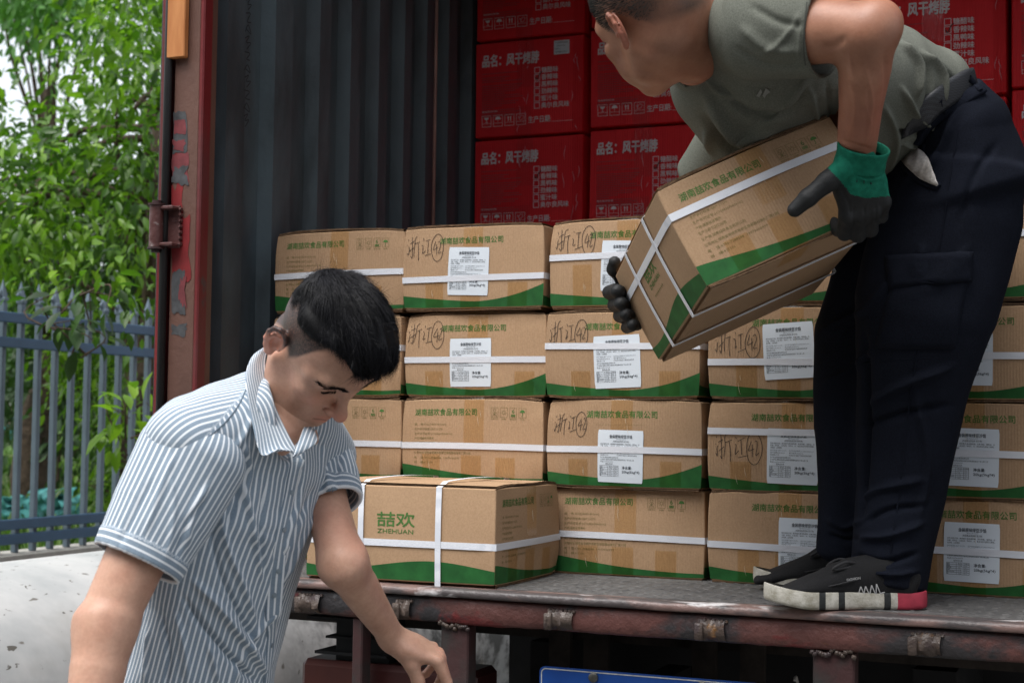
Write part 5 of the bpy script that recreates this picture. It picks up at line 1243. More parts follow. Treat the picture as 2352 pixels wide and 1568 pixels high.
# ---- shirt
fr_ax = np.cross(s_ax, nrmz(T[3]-T[1])); fr_ax = fr_ax if fr_ax@(CAM-T[2]) > 0 else -fr_ax
dn = nrmz(T[4]-T[1]); fr_ax = nrmz(fr_ax-dn*(fr_ax@dn))
shirtP = [loft(T, trw, trd, s_ax, k=.02), cap(T[0]-s_ax*.05, Rs+(Rs-Ls)*.02, .052, .062, k=.035), cap(T[0]+s_ax*.05, Ls, .052, .056, k=.035),
          cap(P(603,900,2.43), P(440,990,2.28), .040, .052, k=.03), ell(T[1]-fr_ax*.045-dn*.0, (.13,.06,.10), np.stack([s_ax, fr_ax, dn], 1), k=.04),
          cap(P(676,1004,2.31), neck0, .036, .056, op='s', k=.010)]
def sdisp(p): return .0016*snoise(p*V3(1,1,.45), 26, 3)+.0009*snoise(p, 60, 5)
sV, sQ = polygonise(shirtP, .0032, disp=sdisp); sV = relax(sV, sQ, 1, .4)
sh_folds = [([(500,1130),(520,1250),(560,1350),(590,1450)], 9, .006), ([(485,1150),(500,1290),(545,1400),(600,1500)], 7, -.006), ([(440,1330),(500,1390),(560,1470),(620,1560)], 10, .009), ([(420,1370),(470,1440),(540,1520),(590,1568)], 8, -.008),
            ([(560,1120),(580,1200),(600,1330)], 8, .005), ([(610,1100),(600,1220),(610,1330)], 6, -.004), ([(700,1100),(660,1230),(630,1350),(612,1450)], 8, .006), ([(735,1170),(690,1250),(650,1340)], 7, .006), ([(720,1120),(680,1220),(640,1300)], 6, -.005),
            ([(560,1010),(575,1080),(560,1140)], 7, .004), ([(530,1080),(545,1150),(500,1230)], 7, -.004), ([(400,1400),(420,1480),(430,1568)], 9, .006), ([(370,1400),(390,1500),(380,1580)], 8, -.005), ([(340,1440),(330,1568)], 7, .005), ([(480,1480),(500,1568)], 7, .005),
            ([(640,1380),(600,1440),(560,1500),(520,1600)], 8, .005), ([(590,930),(560,1000),(520,1050)], 8, .003), ([(745,1010),(740,1080),(765,1150)], 7, .004)]
sV = folds(sV, sQ, [(a_, b_*.85, c_*1.35) for a_, b_, c_ in sh_folds])
def torso_u(V, N):
    q = V-T[2]; a = q@s_ax; f = q@fr_ax; z = q@dn
    ang = np.arctan2(a/.165, f/.105); wrap = ang*.145
    w_ = np.clip((z+.05)/.10, 0, 1); u = a*(1-w_)+wrap*w_
    px, py, d = toD(V)
    # back yoke: stripes turn along the shoulder
    sd = (V-P(454,1024,2.2))@nrmz(np.cross(P(565,894,2.25)-P(454,1024,2.2), CAM-P(454,1024,2.2)))
    yk = ((px-454)*(894-1024)-(py-1024)*(565-454) > 0) & (py < 1060) & (px < 640)
    u = np.where(yk, (V@fr_ax)*1.0+(V@dn)*.35, u); return u+.0006*snoise(V, 14, 9)
sho = to_object('shirt', sV, sQ, STRIPE, yman, {'u': torso_u(sV, None)})
sbv = bvh_of(sV, sQ)
def plane(c, n, ext):                        # keep what lies on the n side of c
    n = nrmz(n); return Prim(lambda p: (p-c)@n, c-ext, c+ext, 's', .0015)
def sleeve(a, b, ra, rb, fl, name, fl_list, uoff=0.0):
    ax = nrmz(b-a); pr = [loft([a, a+(b-a)*.5, b, b+ax*.03], [ra, (ra+rb)*.5+.002, rb, rb], [ra*.86, (ra+rb)*.44, rb*.88, rb*.88], fl, capr=ra*.8), plane(b, -ax, .15), loft([a+(b-a)*.62, b+ax*.03], [rb-.005, rb-.004], [rb*.88-.005]*2, fl, op='s', k=.002, capr=.01)]
    V, Q = polygonise(pr, .0030, disp=lambda p: .0014*snoise(p*V3(1,1,.5), 30, 8)); V = relax(V, Q, 1, .4); V = folds(V, Q, fl_list)
    s1 = nrmz(fl-ax*(fl@ax)); s2 = np.cross(ax, s1); q = V-a; t = q@ax; L = np.linalg.norm(b-a); x, y = q@s1, q@s2
    if (CAM-a)@s2 < 0: x, y = x, -y
    u = np.arctan2(x, np.maximum(y, -9))*(ra+rb)*.5*.95; cuff = t > L-.026; u = np.where(cuff, t+.002, u)+uoff+.0008*snoise(V, 18, 4)
    V = V+vnormals(V, Q)*np.where(cuff, .0012, 0)[:,None]
    return to_object(name, V, Q, STRIPE, yman, {'u': u}), V, Q
RsA, RsB = P(440,1052,2.23), P(313,1293,2.17)
slo, slV, slQ = sleeve(RsA, RsB, .082, .066, nrmz(cdir(.9,.3,.25)), 'sleeve', [([(480,1110),(440,1180),(430,1260)], 8, .005), ([(400,1040),(370,1120),(330,1230)], 9, .004), ([(350,1100),(310,1180),(270,1260)], 8, -.004), ([(470,1150),(430,1200),(400,1290)], 6, -.004), ([(390,1080),(400,1180),(380,1290)], 7, .003)])
LsA, LsB = P(722,1050,2.50), P(764,1158,2.44)
sl2, s2V, s2Q = sleeve(LsA, LsB, .064, .050, nrmz(cdir(1,0,.3)), 'sleeve', [([(770,1010),(750,1080),(775,1140)], 7, .005), ([(790,1020),(770,1100)], 6, -.004), ([(740,1060),(755,1130)], 6, .005)], .002)
# shirt tail inside trousers is below the frame; collar
cn = nrmz(neck0-nb); cf = nrmz(fr_ax-cn*(fr_ax@cn)); cs = np.cross(cn, cf); 
def leaf(inner, outer, name, uo):
    n = 26; I_ = spl(inner, 6); O_ = spl(outer, 6); f = lambda A: np.stack([np.interp(np.linspace(0,1,n), np.linspace(0,1,len(A)), A[:,k]) for k in range(3)], 1)
    I_, O_ = f(I_), f(O_); A = np.array([P(*q) for q in I_]); B_ = np.array([P(*q) for q in O_]); G = []; U = []
    w_ = np.linalg.norm(B_-A, axis=1)
    for k, t in enumerate(np.linspace(0, 1, 8)):
        bulge = .006*math.sin(math.pi*t); row = A+(B_-A)*t + (CAM-A)/np.linalg.norm(CAM-A,axis=1)[:,None]*bulge; G.append(row); U.append(uo+w_*t)
    # roll the inner edge down inside the collar
    G.insert(0, A+(_f*.010+_r*.004)); U.insert(0, uo-np.full(n, .010))
    g = MB(); g.grid(G); o = g.build(name, STRIPE, smooth=True); at = o.data.attributes.new('u', 'FLOAT', 'POINT'); at.data.foreach_set('value', np.array(U, np.float32).ravel())
    o.modifiers.new('s', 'SOLIDIFY').thickness = .0022; sb = o.modifiers.new('b', 'SUBSURF'); sb.levels = sb.render_levels = 1
    o.parent = yman; o.matrix_parent_inverse = Matrix.Translation(-Vector(yman.location)); return o
leaf([(640,790,2.47),(612,796,2.43),(600,836,2.385),(611,898,2.345),(632,955,2.31),(660,1012,2.28),(676,1040,2.272)],
     [(606,800,2.44),(578,822,2.37),(563,860,2.31),(566,910,2.26),(582,992,2.225),(600,1048,2.215),(640,1031,2.225)], 'collar', 0)
leaf([(716,956,2.42),(705,967,2.385),(696,980,2.35),(686,1008,2.30),(675,1042,2.265)],
     [(724,960,2.41),(722,982,2.365),(730,1012,2.32),(702,1036,2.285),(674,1052,2.262)], 'collar', .003)
pk = drape(sbv, [(682,1052),(672,1100),(658,1170),(644,1240),(634,1320),(628,1400),(622,1480),(613,1580)], .026, .0012, 'placket', STRIPE, yman)
if pk:
    n_ = len(pk.data.vertices); co = np.empty(n_*3); pk.data.vertices.foreach_get('co', co); co = co.reshape(-1,3); pu = np.tile([-.016,-.013,-.009,.009,.013,.016], n_//6)
    at = pk.data.attributes.new('u', 'FLOAT', 'POINT'); at.data.foreach_set('value', (pu+.004).astype(np.float32))
BUT = mat('shirt_button', (.22,.27,.31), .3, .5)
for bx, by in ((667,1130),(650,1215),(638,1310),(629,1365),(622,1480)):
    h, nn = hit(sbv, bx+1, by)
    if h is None: continue
    nn = nn*np.sign(nn@(CAM-h)); g = MB(); g.tube([h+nn*.0014, h+nn*.0026, h+nn*.0029], [.0042,.0042,.0034], 14); o = g.build('button', BUT); smooth_by_angle(o); o.parent = yman; o.matrix_parent_inverse = Matrix.Translation(-Vector(yman.location))
SEAM = mat('shirt_seam', (.10,.14,.18), .9)
drape(sbv, [(570,885),(545,935),(512,975),(470,1010),(452,1024)], .0022, .0006, 'yoke_seam', SEAM, yman)
lbv = bvh_of(slV, slQ)
# trousers, belt and shoes of the young man (below the frame)
DENIM = m_cloth('dark_trousers', (.02,.022,.03), (.035,.04,.05))
hip = P(400,1830,2.42); K1, K2 = V3(hip[0]-.06, hip[1]-.05, .50), V3(hip[0]+.10, hip[1]+.03, .50); F1, F2 = V3(hip[0]-.08,hip[1]-.02,.08), V3(hip[0]+.12,hip[1]+.08,.08)
tp_ = [loft([hip+V3(0,0,.06), hip-V3(0,0,.08)], [.165,.165], [.115,.12], s_ax, k=.02), loft([hip-s_ax*.08, K1, F1], [.095,.075,.06], [.095,.075,.06], s_ax, k=.03), loft([hip+s_ax*.08, K2, F2], [.095,.075,.06], [.095,.075,.06], s_ax, k=.03)]
tV, tQ = polygonise(tp_, .008); to_object('trousers', tV, tQ, DENIM, yman)
for F_ in (F1, F2):
    sd_ = cdir(.8,0,-.3); sd_[2] = 0; sd_ = nrmz(sd_); a = V3(F_[0], F_[1], .045); v, q = polygonise([loft([a-sd_*.07, a+sd_*.06, a+sd_*.17-V3(0,0,.01)], [.042,.046,.036], [.045,.040,.030], np.cross(sd_, V3(0,0,1)))], .006); v[:,2] = np.maximum(v[:,2], .003); to_object('shoe', v, q, DARKM, yman)
# ---- hair of the young man
def scalp(n, R_, T_, seed, zfn):
    r = np.random.default_rng(seed); d = r.normal(0,1,(n*6,3)); d /= np.linalg.norm(d,axis=1)[:,None]; d = d[zfn(d)][:n]
    L = V3(0,.013,.048)+d*V3(.0765,.094,.086)*1.0; nn = d/V3(.0765,.094,.086); nn /= np.linalg.norm(nn,axis=1)[:,None]; return L, nn
def hair_front(L):                            # 1 on top, 0 at the cropped sides
    return np.clip((L[:,2]-.085-.25*np.clip(.0-L[:,1],0,1)*0)/.03, 0, 1)
hcut = nrmz(V3(0,.62,1)); zcut = lambda p: p[:,2]-np.interp(p[:,1], [-.09,-.065,-.045,.0,.05,.1], [.088,.093,.092,.066,.034,.004]); capP = [ell((0,.003,.056), (.0768,.0880,.082), k=.0), ell((0,-.044,.098), (.056,.044,.036), k=.03), ell((-.004,-.084,.092), (.034,.011,.012), k=.015), Prim(lambda p: zcut(p), V3(-.15,-.2,-.2), V3(.15,.2,.15), 's', .010)]
cV, cQ = polygonise(xform(capP, YR, YT), .0022, disp=lambda p: .0030*snoise((p-YT)@YR*V3(2.4,.7,1), 55, 2)+.0024*snoise((p-YT)@YR*V3(2.6,.8,1), 105, 6)-.001); cV = relax(cV, cQ, 1, .3)
hair_o = to_object('hair', cV, cQ, HAIR_Y, yman, {'shade': np.full(len(cV), .12)})
r = np.random.default_rng(5); idx = r.choice(len(cV), min(15000, len(cV)), replace=False); cN = vnormals(cV, cQ)
Lc = (cV[idx]-YT)@YR; Nc = cN[idx]@YR; keep = (Lc[:,2] > .04); Lc, Nc, idx = Lc[keep], Nc[keep], idx[keep]
crown = V3(.005,.060,.108); flow = Lc-crown; flow[:,0] *= .55; flow[:,1] -= .05; flow = flow/np.linalg.norm(flow,axis=1)[:,None]
flow = flow-Nc*(flow*Nc).sum(1)[:,None]; flow /= np.linalg.norm(flow,axis=1)[:,None]+1e-9
ab_ = zcut(Lc); ln = (.022+.026*np.clip((Lc[:,2]-.06)/.05,0,1)*r.random(len(Lc)))*np.where(Lc[:,1] < -.05, np.clip(.45+ab_/.05, .4, 1), np.clip(.15+ab_/.04, .15, 1)); clump = np.stack([snoise(Lc, 70, 11), snoise(Lc, 70, 12), snoise(Lc, 70, 13)], 1)*.22
dirs = (flow+Nc*(.14+.30*r.random(len(Lc))**2)[:,None]+clump*1.5)@YR.T; curl = ((-Nc*.45)+flow*.1+r.normal(0,.08,(len(Lc),3)))@YR.T
st = strands('hair_strands', cV[idx]-cN[idx]*.001, dirs, ln, cN[idx], HAIR_Y, yman, .00055, 5, curl, 3, np.clip(.35+.5*snoise(Lc, 80, 4)+r.normal(0,.15,len(Lc)), 0, 1)); 
st.parent = hair_o; st.matrix_parent_inverse = hair_o.matrix_world.inverted()
# short hairs softening the hairline, and a few flyaways
zc_ = zcut((cV-YT)@YR); e_i = np.where((zc_ < .014) & (((cV-YT)@YR)[:,2] > .03))[0]; e_i = e_i[r.integers(0, len(e_i), 3200)]; Le_, Ne_ = (cV[e_i]-YT)@YR, cN[e_i]@YR
dr = V3(0,-.25,-1)+np.where(Le_[:,1:2] < -.05, 1, 0)*V3(0,-.5,.1)+r.normal(0,.35,(len(e_i),3)); dr = dr-Ne_*(dr*Ne_).sum(1)[:,None]*.8
sx = strands('hairline', cV[e_i]-cN[e_i]*.0015, dr@YR.T, .004+.011*r.random(len(e_i))**1.5, cN[e_i], HAIR_Y, yman, .00035, 3, -(Ne_@YR.T)*.25, 9); sx.parent = hair_o; sx.matrix_parent_inverse = hair_o.matrix_world.inverted()
f_i = r.choice(len(cV), 900); Lf, Nf = (cV[f_i]-YT)@YR, cN[f_i]@YR; kf = Lf[:,2] > .075; f_i, Lf, Nf = f_i[kf], Lf[kf], Nf[kf]
sx = strands('flyaway_hair', cV[f_i], (Nf*.9+V3(0,-.5,0)+r.normal(0,.5,Nf.shape))@YR.T, .010+.018*r.random(len(f_i)), cN[f_i], HAIR_Y, yman, .0003, 4, r.normal(0,.3,Nf.shape), 10); sx.parent = hair_o; sx.matrix_parent_inverse = hair_o.matrix_world.inverted()
# eyelashes of the lowered lids
hbv = bvh_of(hV, hQ)
def seat(q, off=.0003):
    out = []
    for p in q:
        h = hbv.find_nearest(Vector(p)); out.append(np.array(h[0])+np.array(h[1])*off*np.sign(np.array(h[1])@(np.array(p)-YT)))
    return np.array(out)
for sgn in (-1, 1):
    lp = np.array([(.0165,-.0838,.0122),(.025,-.0832,.0100),(.034,-.0797,.0090),(.0455,-.0700,.0100)]); n = 200; t = r.random(n); q = np.stack([np.interp(t, [0,.33,.66,1], lp[:,i]) for i in range(3)], 1); q[:,0] *= sgn
    e_ = strands('eyelashes', seat(q@YR.T+YT), (V3(sgn*.25,-.9,-.55)+r.normal(0,.12,(n,3)))@YR.T,   .0026+.0012*r.random(n), np.repeat((YR@V3(0,-.3,1))[None], n, 0), HAIR_Y, yman, .0005, 3, None, 6)
# eyebrow hairs (right side is the one we see)
for sgn in (-1, 1):
    n = 300; t = r.random(n)**1.1; bp = np.array([(.010,-.0925,.031),(.022,-.0905,.0365),(.036,-.084,.0385),(.052,-.070,.033)]); 
    q = np.stack([np.interp(t, [0,.33,.66,1], bp[:,i]) for i in range(3)], 1)+r.normal(0,1,(n,3))*V3(.001,.0006,.0015)*(1.15-.6*t)[:,None]; q[:,0] *= sgn
    strands('eyebrow', seat(q@YR.T+YT), (V3(sgn*.8,.25,.25)+r.normal(0,.15,(n,3)))@YR.T, .008+.003*r.random(n), np.repeat((YR@V3(0,-1,0))[None], n, 0), HAIR_Y, yman, .00045, 3, None, 6)
# ================================================================ older man on the truck bed
OR_ = np.array(Matrix(((-.243,.868,-.433),(-.912,-.356,-.203),(-.331,.346,.878))).to_quaternion().normalized().to_matrix() @ Matrix.Rotation(R(-21), 3, 'Z')); OT = V3(-.771,-.722,2.088)
ol = lambda *a: OT+OR_@V3(*a)
oman = empty('person', (-.52, -.17, Zb)); tag(oman, 'older man in grey T-shirt and dark work trousers bending on the truck bed with a carton in gloved hands', 'person')
oman['label'] = 'older man in grey T-shirt bending on the truck bed, holding a carton in gloved hands'
def op_(o): o.parent = oman; o.matrix_parent_inverse = Matrix.Translation(-Vector(oman.location)); return o
NB_ = P(1630,120,2.62); oLs, oRs = P(1728,70,2.47), P(1750,215,2.86); osx = nrmz(oRs-oLs)
oLe, oLw = P(1995,72,2.33), P(1966,352,2.475); oRe, oRw = P(1590,455,3.02), P(1462,640,3.02)
oh, _ = head_prims(1); oHw = xform(oh, OR_, OT)
oneck = [cap(ol(0,.022,-.03), NB_, .056, .068, k=.025), cap(ol(0,.062,.0), P(1690,50,2.64), .035, .05, k=.03), cap(ol(.045,.012,-.055), P(1610,165,2.55), .011, .013, k=.02)]
ohV, ohQ = polygonise(oHw+oneck, .0021, clip=(np.minimum(OT, NB_)-.19, np.maximum(OT, NB_)+.19)); ohV = relax(ohV, ohQ, 1, .35)
ot = [P(1622,112,2.62), P(1725,165,2.66), P(1830,195,2.70), P(1960,222,2.75), P(2070,235,2.79), P(2190,310,2.81)]
oarm = [loft([oLs, oLs+(oLe-oLs)*.5, oLe], [.058,.053,.044], [.060,.054,.043], osx, k=.02), loft([oLe, oLe+(oLw-oLe)*.28, oLe+(oLw-oLe)*.62, oLw], [.044,.0465,.038,.0335], [.042,.041,.034,.031], osx, k=.018), ell(oLe+cdir(.02,.018,0), (.026,.026,.026), k=.03),
        loft([oRs, (oRs+oRe)/2, oRe], [.05,.045,.04], [.05,.045,.04], osx, k=.02), loft([oRe, oRe+(oRw-oRe)*.3, oRw], [.042,.043,.028], [.040,.040,.025], osx, k=.03)]
def belt_cut(sg):
    c, n = P(2168,262,2.80), nrmz(cdir(-.69,.72,0)); q = plane(c, n*sg, .45); return q
def box_cut(g_):
    lo, hi = V3(-.03,-.40,-.03), V3(.37,.43+g_,.192+g_); Mi = np.linalg.inv(HBOX); c = (lo+hi)/2; h = (hi-lo)/2
    def fn(p): q = np.abs(p@Mi[:3,:3].T+Mi[:3,3]-c)-h; return np.linalg.norm(np.maximum(q,0),axis=1)+np.minimum(q.max(1),0)
    cs = np.array([[(lo,hi)[i][0],(lo,hi)[j][1],(lo,hi)[k][2]] for i in (0,1) for j in (0,1) for k in (0,1)])@HBOX[:3,:3].T+HBOX[:3,3]
    return Prim(fn, cs.min(0), cs.max(0), 's', .006)
ocore = [loft(ot, [.07,.15,.15,.15,.14,.14], [.06,.10,.10,.09,.08,.08], osx, k=.03)]
obV, obQ = polygonise(ocore+[box_cut(.02)]+oneck[:1]+oarm, .0028); obV = relax(obV, obQ, 1, .4)
obV = folds(obV, obQ, [([(1885,108),(1915,108),(1945,85)], 9, -.0022), ([(1985,150),(2003,230),(1990,320)], 4, .0026), ([(2010,160),(1985,220),(2000,290),(1985,330)], 3, .0016), ([(1950,120),(1962,180),(1985,215)], 3.5, .0016), ([(2030,120),(2035,200),(2020,280)], 6, -.003), ([(1945,150),(1965,230),(1960,300)], 6, .002), ([(1925,318),(1960,330),(2010,345)], 3, -.0012), ([(1920,330),(1960,344),(2005,356)], 3, .0012)])
Lh = (ohV-OT)@OR_
def ohair(M): x, y, z = np.abs(M[:,0]), M[:,1], M[:,2]; lineZ = np.interp(y, [-.09,-.068,-.055,-.040,-.024,-.012,.012,.035,.06,.1], [.10,.085,.060,.040,.012,.000,.034,.016,-.022,-.040]); return np.clip((z-lineZ)/.018+.1, 0, 1)*.9
ot_, obrow = face_tone(Lh, 1, hairline=ohair); ot_[:,2] = np.clip(ot_[:,2]+.25*snoise(Lh, 45, 21)+.12*snoise(Lh, 130, 22), 0, 1); ot_[:,1] = np.clip(ot_[:,1]+.25*snoise(Lh, 30, 23), 0, 1); ot_[:,0] = np.maximum(ot_[:,0]*(.8+.2*snoise(Lh, 90, 2)), obrow*.6)
V_, Q_ = join_meshes([(ohV, ohQ), (obV, obQ)]); tt = np.zeros((len(obV),3)); tt[:,1] = np.clip(.45*snoise(obV, 22, 5)+.15, 0, .6); tt[:,2] = np.clip(.30*snoise(obV, 38, 15)+.18*snoise(obV, 110, 16)+.05, 0, .45)
to_object('body', V_, Q_, SKIN_O, oman, cols={'tone': np.concatenate([ot_, tt])})
# cropped greying hair
Ls_, Ns_ = scalp(12000, OR_, OT, 18, lambda d: d[:,2] > -.85); tn = ohair(Ls_); k_ = tn > .2; Ls_, Ns_, tn = Ls_[k_], Ns_[k_], tn[k_]
op_(strands('hair', Ls_@OR_.T+OT, (Ns_*1.0+V3(0,-.3,.1))@OR_.T, .003+.006*tn, Ns_@OR_.T, HAIR_O, None, .0005, 2, None, 14))
# ---- T-shirt
TEE = m_cloth('tee_grey_green', (.115,.122,.102), (.155,.162,.138), .9, .0006, 420, .12, .0)
teeP = [loft(ot, [.085,.185,.200,.185,.165,.160], [.078,.128,.150,.140,.105,.096], osx, k=.03, capr=.05), cap(P(1650,40,2.58), oLs, .055, .070, k=.04), cap(P(1660,130,2.70), oRs, .06, .062, k=.04),
        ell(P(1738,290,2.72), (.080,.080,.10), k=.05), ell(P(1810,370,2.78), (.13,.10,.085), k=.05), ell(P(1945,350,2.80), (.11,.09,.07), k=.05), belt_cut(1), box_cut(.004),
        cap(P(1556,112,2.585), ol(0,.022,-.03), .062, .062, op='s', k=.008), cap(P(1535,150,2.56), P(1566,120,2.58), .05, .062, op='s', k=.008)]
def tdisp(p): return .0032*snoise(p, 15, 33)+.0016*snoise(p, 36, 35)
tV, tQ = polygonise(teeP, .0034, disp=tdisp); tV = relax(tV, tQ, 1, .4)
tf = [([(2065,95),(2110,150),(2105,230)], 8, .008), ([(2090,105),(2135,165),(2130,235),(2100,290)], 7, -.007), ([(2120,120),(2165,175),(2160,250)], 7, .008), ([(2150,140),(2190,185),(2185,240)], 6, -.006), ([(2070,200),(2110,270),(2150,300)], 8, .007), ([(2060,300),(2100,310),(2140,290)], 7, -.007), ([(2070,330),(2110,335),(2150,300)], 5, .007), ([(2030,240),(2060,320),(2040,400)], 9, .006), ([(1990,330),(2000,400),(1960,440)], 9, -.006),
      ([(1620,215),(1680,300),(1780,330),(1900,250)], 16, .010), ([(1610,260),(1680,350),(1790,380),(1900,330)], 14, -.010), ([(1640,190),(1720,260),(1820,260),(1870,190)], 12, -.008), ([(1620,300),(1640,370),(1690,420)], 10, .008), ([(1700,390),(1800,430),(1930,400)], 12, .009), ([(1640,230),(1700,310),(1790,300)], 8, .005), ([(1860,200),(1880,300),(1870,400)], 7, .006), ([(1900,190),(1910,300),(1900,400)], 7, -.006), ([(1600,120),(1640,200),(1700,240)], 8, .005)]
tV = folds(tV, tQ, [(a_, b_*.75, c_*1.7) for a_, b_, c_ in tf]); to_object('t_shirt', tV, tQ, TEE, oman); tbv = bvh_of(tV, tQ)
a, b_ = P(1735,62,2.475), P(1898,64,2.40); ax = nrmz(b_-a)
sp2 = [loft([a, a+(b_-a)*.55, b_, b_+ax*.03], [.078,.076,.073,.073], [.086,.082,.079,.079], osx, capr=.055), plane(b_, -ax, .15), loft([a+(b_-a)*.5, b_+ax*.04], [.068,.068], [.074,.074], osx, op='s', k=.002, capr=.01)]
v2, q2 = polygonise(sp2, .003, disp=lambda p: .0018*snoise(p, 24, 40)); v2 = relax(v2, q2, 1, .4)
v2 = folds(v2, q2, [([(1700,60),(1760,110),(1840,120)], 12, .006), ([(1690,110),(1760,150),(1850,150)], 8, -.005), ([(1720,10),(1790,50),(1850,60)], 9, -.005), ([(1840,40),(1835,140)], 4, .003), ([(1750,130),(1800,90),(1840,30)], 7, .004)]); to_object('sleeve', v2, q2, TEE, oman); slbv = bvh_of(v2, q2)
SEAMT = mat('tee_seam', (.06,.064,.056), .9)
drape(slbv, [(1853,5),(1848,60),(1846,110),(1850,150)], .0018, .0005, 'hem_seam', SEAMT, oman)
o = drape(tbv, [(1600,10),(1598,70),(1598,130),(1584,195)], .018, .0022, 'neck_rib', TEE, oman)
g = MB(); h, nn = hit(tbv, 1752, 213)
if h is not None:
    nn = nn*np.sign(nn@(CAM-h)); rx = nrmz(_r-nn*(_r@nn)); uz = np.cross(nn, rx); uz = uz if uz@_u > 0 else -uz
    for poly in ([(-.010,-.006),(-.004,.008),(-.001,.002),(-.005,-.007)], [(.000,-.004),(.004,.010),(.012,.004),(.006,-.002),(.004,-.008)]): g.add([h+rx*a+uz*b+nn*.0035 for a, b in poly], [tuple(range(len(poly)))])
    op_(g.build('shirt_mark', mat('shirt_mark_grey', (.26,.27,.25), .7)))
# ---- trousers
NAVY = m_cloth('navy_work_trousers', (.006,.0072,.0115), (.0115,.014,.023), .9, .0007, 380, .08, .0)
trP = [loft([P(2120,235,2.80), P(2185,320,2.79), P(2218,440,2.79)], [.155,.165,.17], [.092,.108,.124], osx, k=.05, capr=.03),
       loft([P(2186,400,2.745), P(2178,500,2.74), P(2126,700,2.75), P(2095,900,2.79), P(2070,1120,2.81), P(2038,1340,2.79)], [.10,.11,.105,.09,.082,.080], [.128,.130,.126,.100,.080,.072], osx, k=.05, capr=.018),
       loft([P(2190,400,2.90), P(2090,520,2.92), P(1985,770,2.93), P(1962,980,2.93), P(1955,1120,2.93), P(1945,1262,2.93)], [.10,.10,.085,.072,.062,.052], [.12,.115,.095,.078,.064,.056], osx, k=.03, capr=.03),
       plane(P(2160,258,2.80), -nrmz(cdir(-.69,.72,0)), .45)]
def pdisp(p): return .0020*snoise(p*V3(1,1,.8), 16, 50)+.0012*snoise(p, 40, 51)
pV, pQ = polygonise(trP, .0040, disp=pdisp); pV = relax(pV, pQ, 1, .4); 
pf = [([(2060,620),(2000,700),(1930,740),(1870,770)], 12, .006), ([(2230,560),(2160,640),(2080,680)], 12, .003),  ([(2190,260),(2150,360),(2070,420)], 9, .006), ([(2290,330),(2240,400),(2200,520)], 10, -.003), ([(1990,930),(2080,880),(2190,840)], 10, .007), ([(1980,980),(2070,950),(2180,930)], 9, -.006), ([(1890,880),(1950,850),(2000,800)], 9, .006), ([(1985,760),(1990,1000),(1975,1200)], 9, -.010), ([(1975,1150),(2030,1120),(2120,1100)], 9, .007),
      ([(1985,1200),(2040,1170),(2130,1160)], 7, -.006), ([(1975,1235),(2040,1230),(2120,1200)], 8, .009), ([(1960,1275),(2030,1290),(2110,1270)], 7, -.008), ([(1960,1300),(2040,1320),(2110,1310)], 6, .006), ([(1900,1190),(1940,1210),(1985,1190)], 7, .006), ([(1900,1225),(1940,1240),(1975,1235)], 6, -.005), ([(2100,900),(2130,1050),(2110,1200)], 10, .005), ([(2120,560),(2105,640)], 9, .004)]
pV = folds(pV, pQ, [(a_, b_*.85, c_*1.7) for a_, b_, c_ in pf]); to_object('trousers', pV, pQ, NAVY, oman); pbv = bvh_of(pV, pQ)
STITCH = mat('trouser_seam', (.0075,.009,.015), .95, .1)
def pband(pts, wd, th, name, m=NAVY): return drape(pbv, pts, wd, th, name, m, oman)
pband([(2200,300),(2180,420),(2160,560),(2125,720),(2092,900),(2070,1100),(2045,1270)], .0025, .0008, 'side_seam', STITCH)
pband([(1985,835),(2060,826),(2140,822)], .002, .0006, 'knee_seam', STITCH)
# cargo pocket with flap
def patch(bv, cn, name, m, th=.002, n=14, k=10):
    """sheet sewn on cloth; cn = four surveyed corners"""
    G = []; 
    for i in range(k+1):
        row = []
        for j in range(n+1):
            u, v = j/n, i/k; x = (cn[0][0]*(1-u)+cn[1][0]*u)*(1-v)+(cn[3][0]*(1-u)+cn[2][0]*u)*v; y = (cn[0][1]*(1-u)+cn[1][1]*u)*(1-v)+(cn[3][1]*(1-u)+cn[2][1]*u)*v
            h, nn = hit(bv, x, y)
            if h is None: return None
            nn = nn*np.sign(nn@(CAM-h)); e = min(u, 1-u, v, 1-v); row.append(h+nn*(th*min(1, .35+e*8)+.0006))
        G.append(row)
    g = MB(); g.grid(G); o = g.build(name, m, smooth=True); o.modifiers.new('s','SOLIDIFY').thickness = .0018; return op_(o)
patch(pbv, [(2050,640),(2222,640),(2190,800),(2010,800)], 'cargo_pocket', NAVY, .004)
patch(pbv, [(2034,588),(2232,578),(2230,646),(2042,662)], 'pocket_flap', NAVY, .009)
pband([(2046,656),(2110,654),(2170,647),(2226,641)], .0022, .0092, 'flap_stitch', STITCH)
# gaping hip pocket with pale lining
LIN = m_cloth('pocket_lining', (.42,.39,.36), (.55,.52,.49), .9, .0012, 200)
g = MB(); top = spl([(2066,350),(2098,336),(2128,358),(2142,390),(2154,424)], 6); bot = spl([(2062,360),(2084,385),(2110,408),(2132,420),(2152,427)], 6); G = [[], [], [], []]
for i in range(len(top)):
    for k, t in enumerate((0, .35, .7, 1)):
        x, y = top[i]*(1-t)+bot[i]*t; h, nn = hit(pbv, x, y); h = P(x, y, 2.70) if h is None else h; G[k].append(h+(CAM-h)/np.linalg.norm(CAM-h)*(.009+.006*math.sin(i*.9)**2*math.sin(math.pi*min(t+.15,1))))
g.grid(G); op_(g.build('pocket_lining', LIN, smooth=True)).modifiers.new('s','SOLIDIFY').thickness = .001
pband([(2054,350),(2070,372),(2100,405),(2130,424),(2156,430)], .010, .004, 'pocket_edge')
pband([(2125,330),(2120,360),(2135,395),(2158,428)], .007, .004, 'pocket_edge')
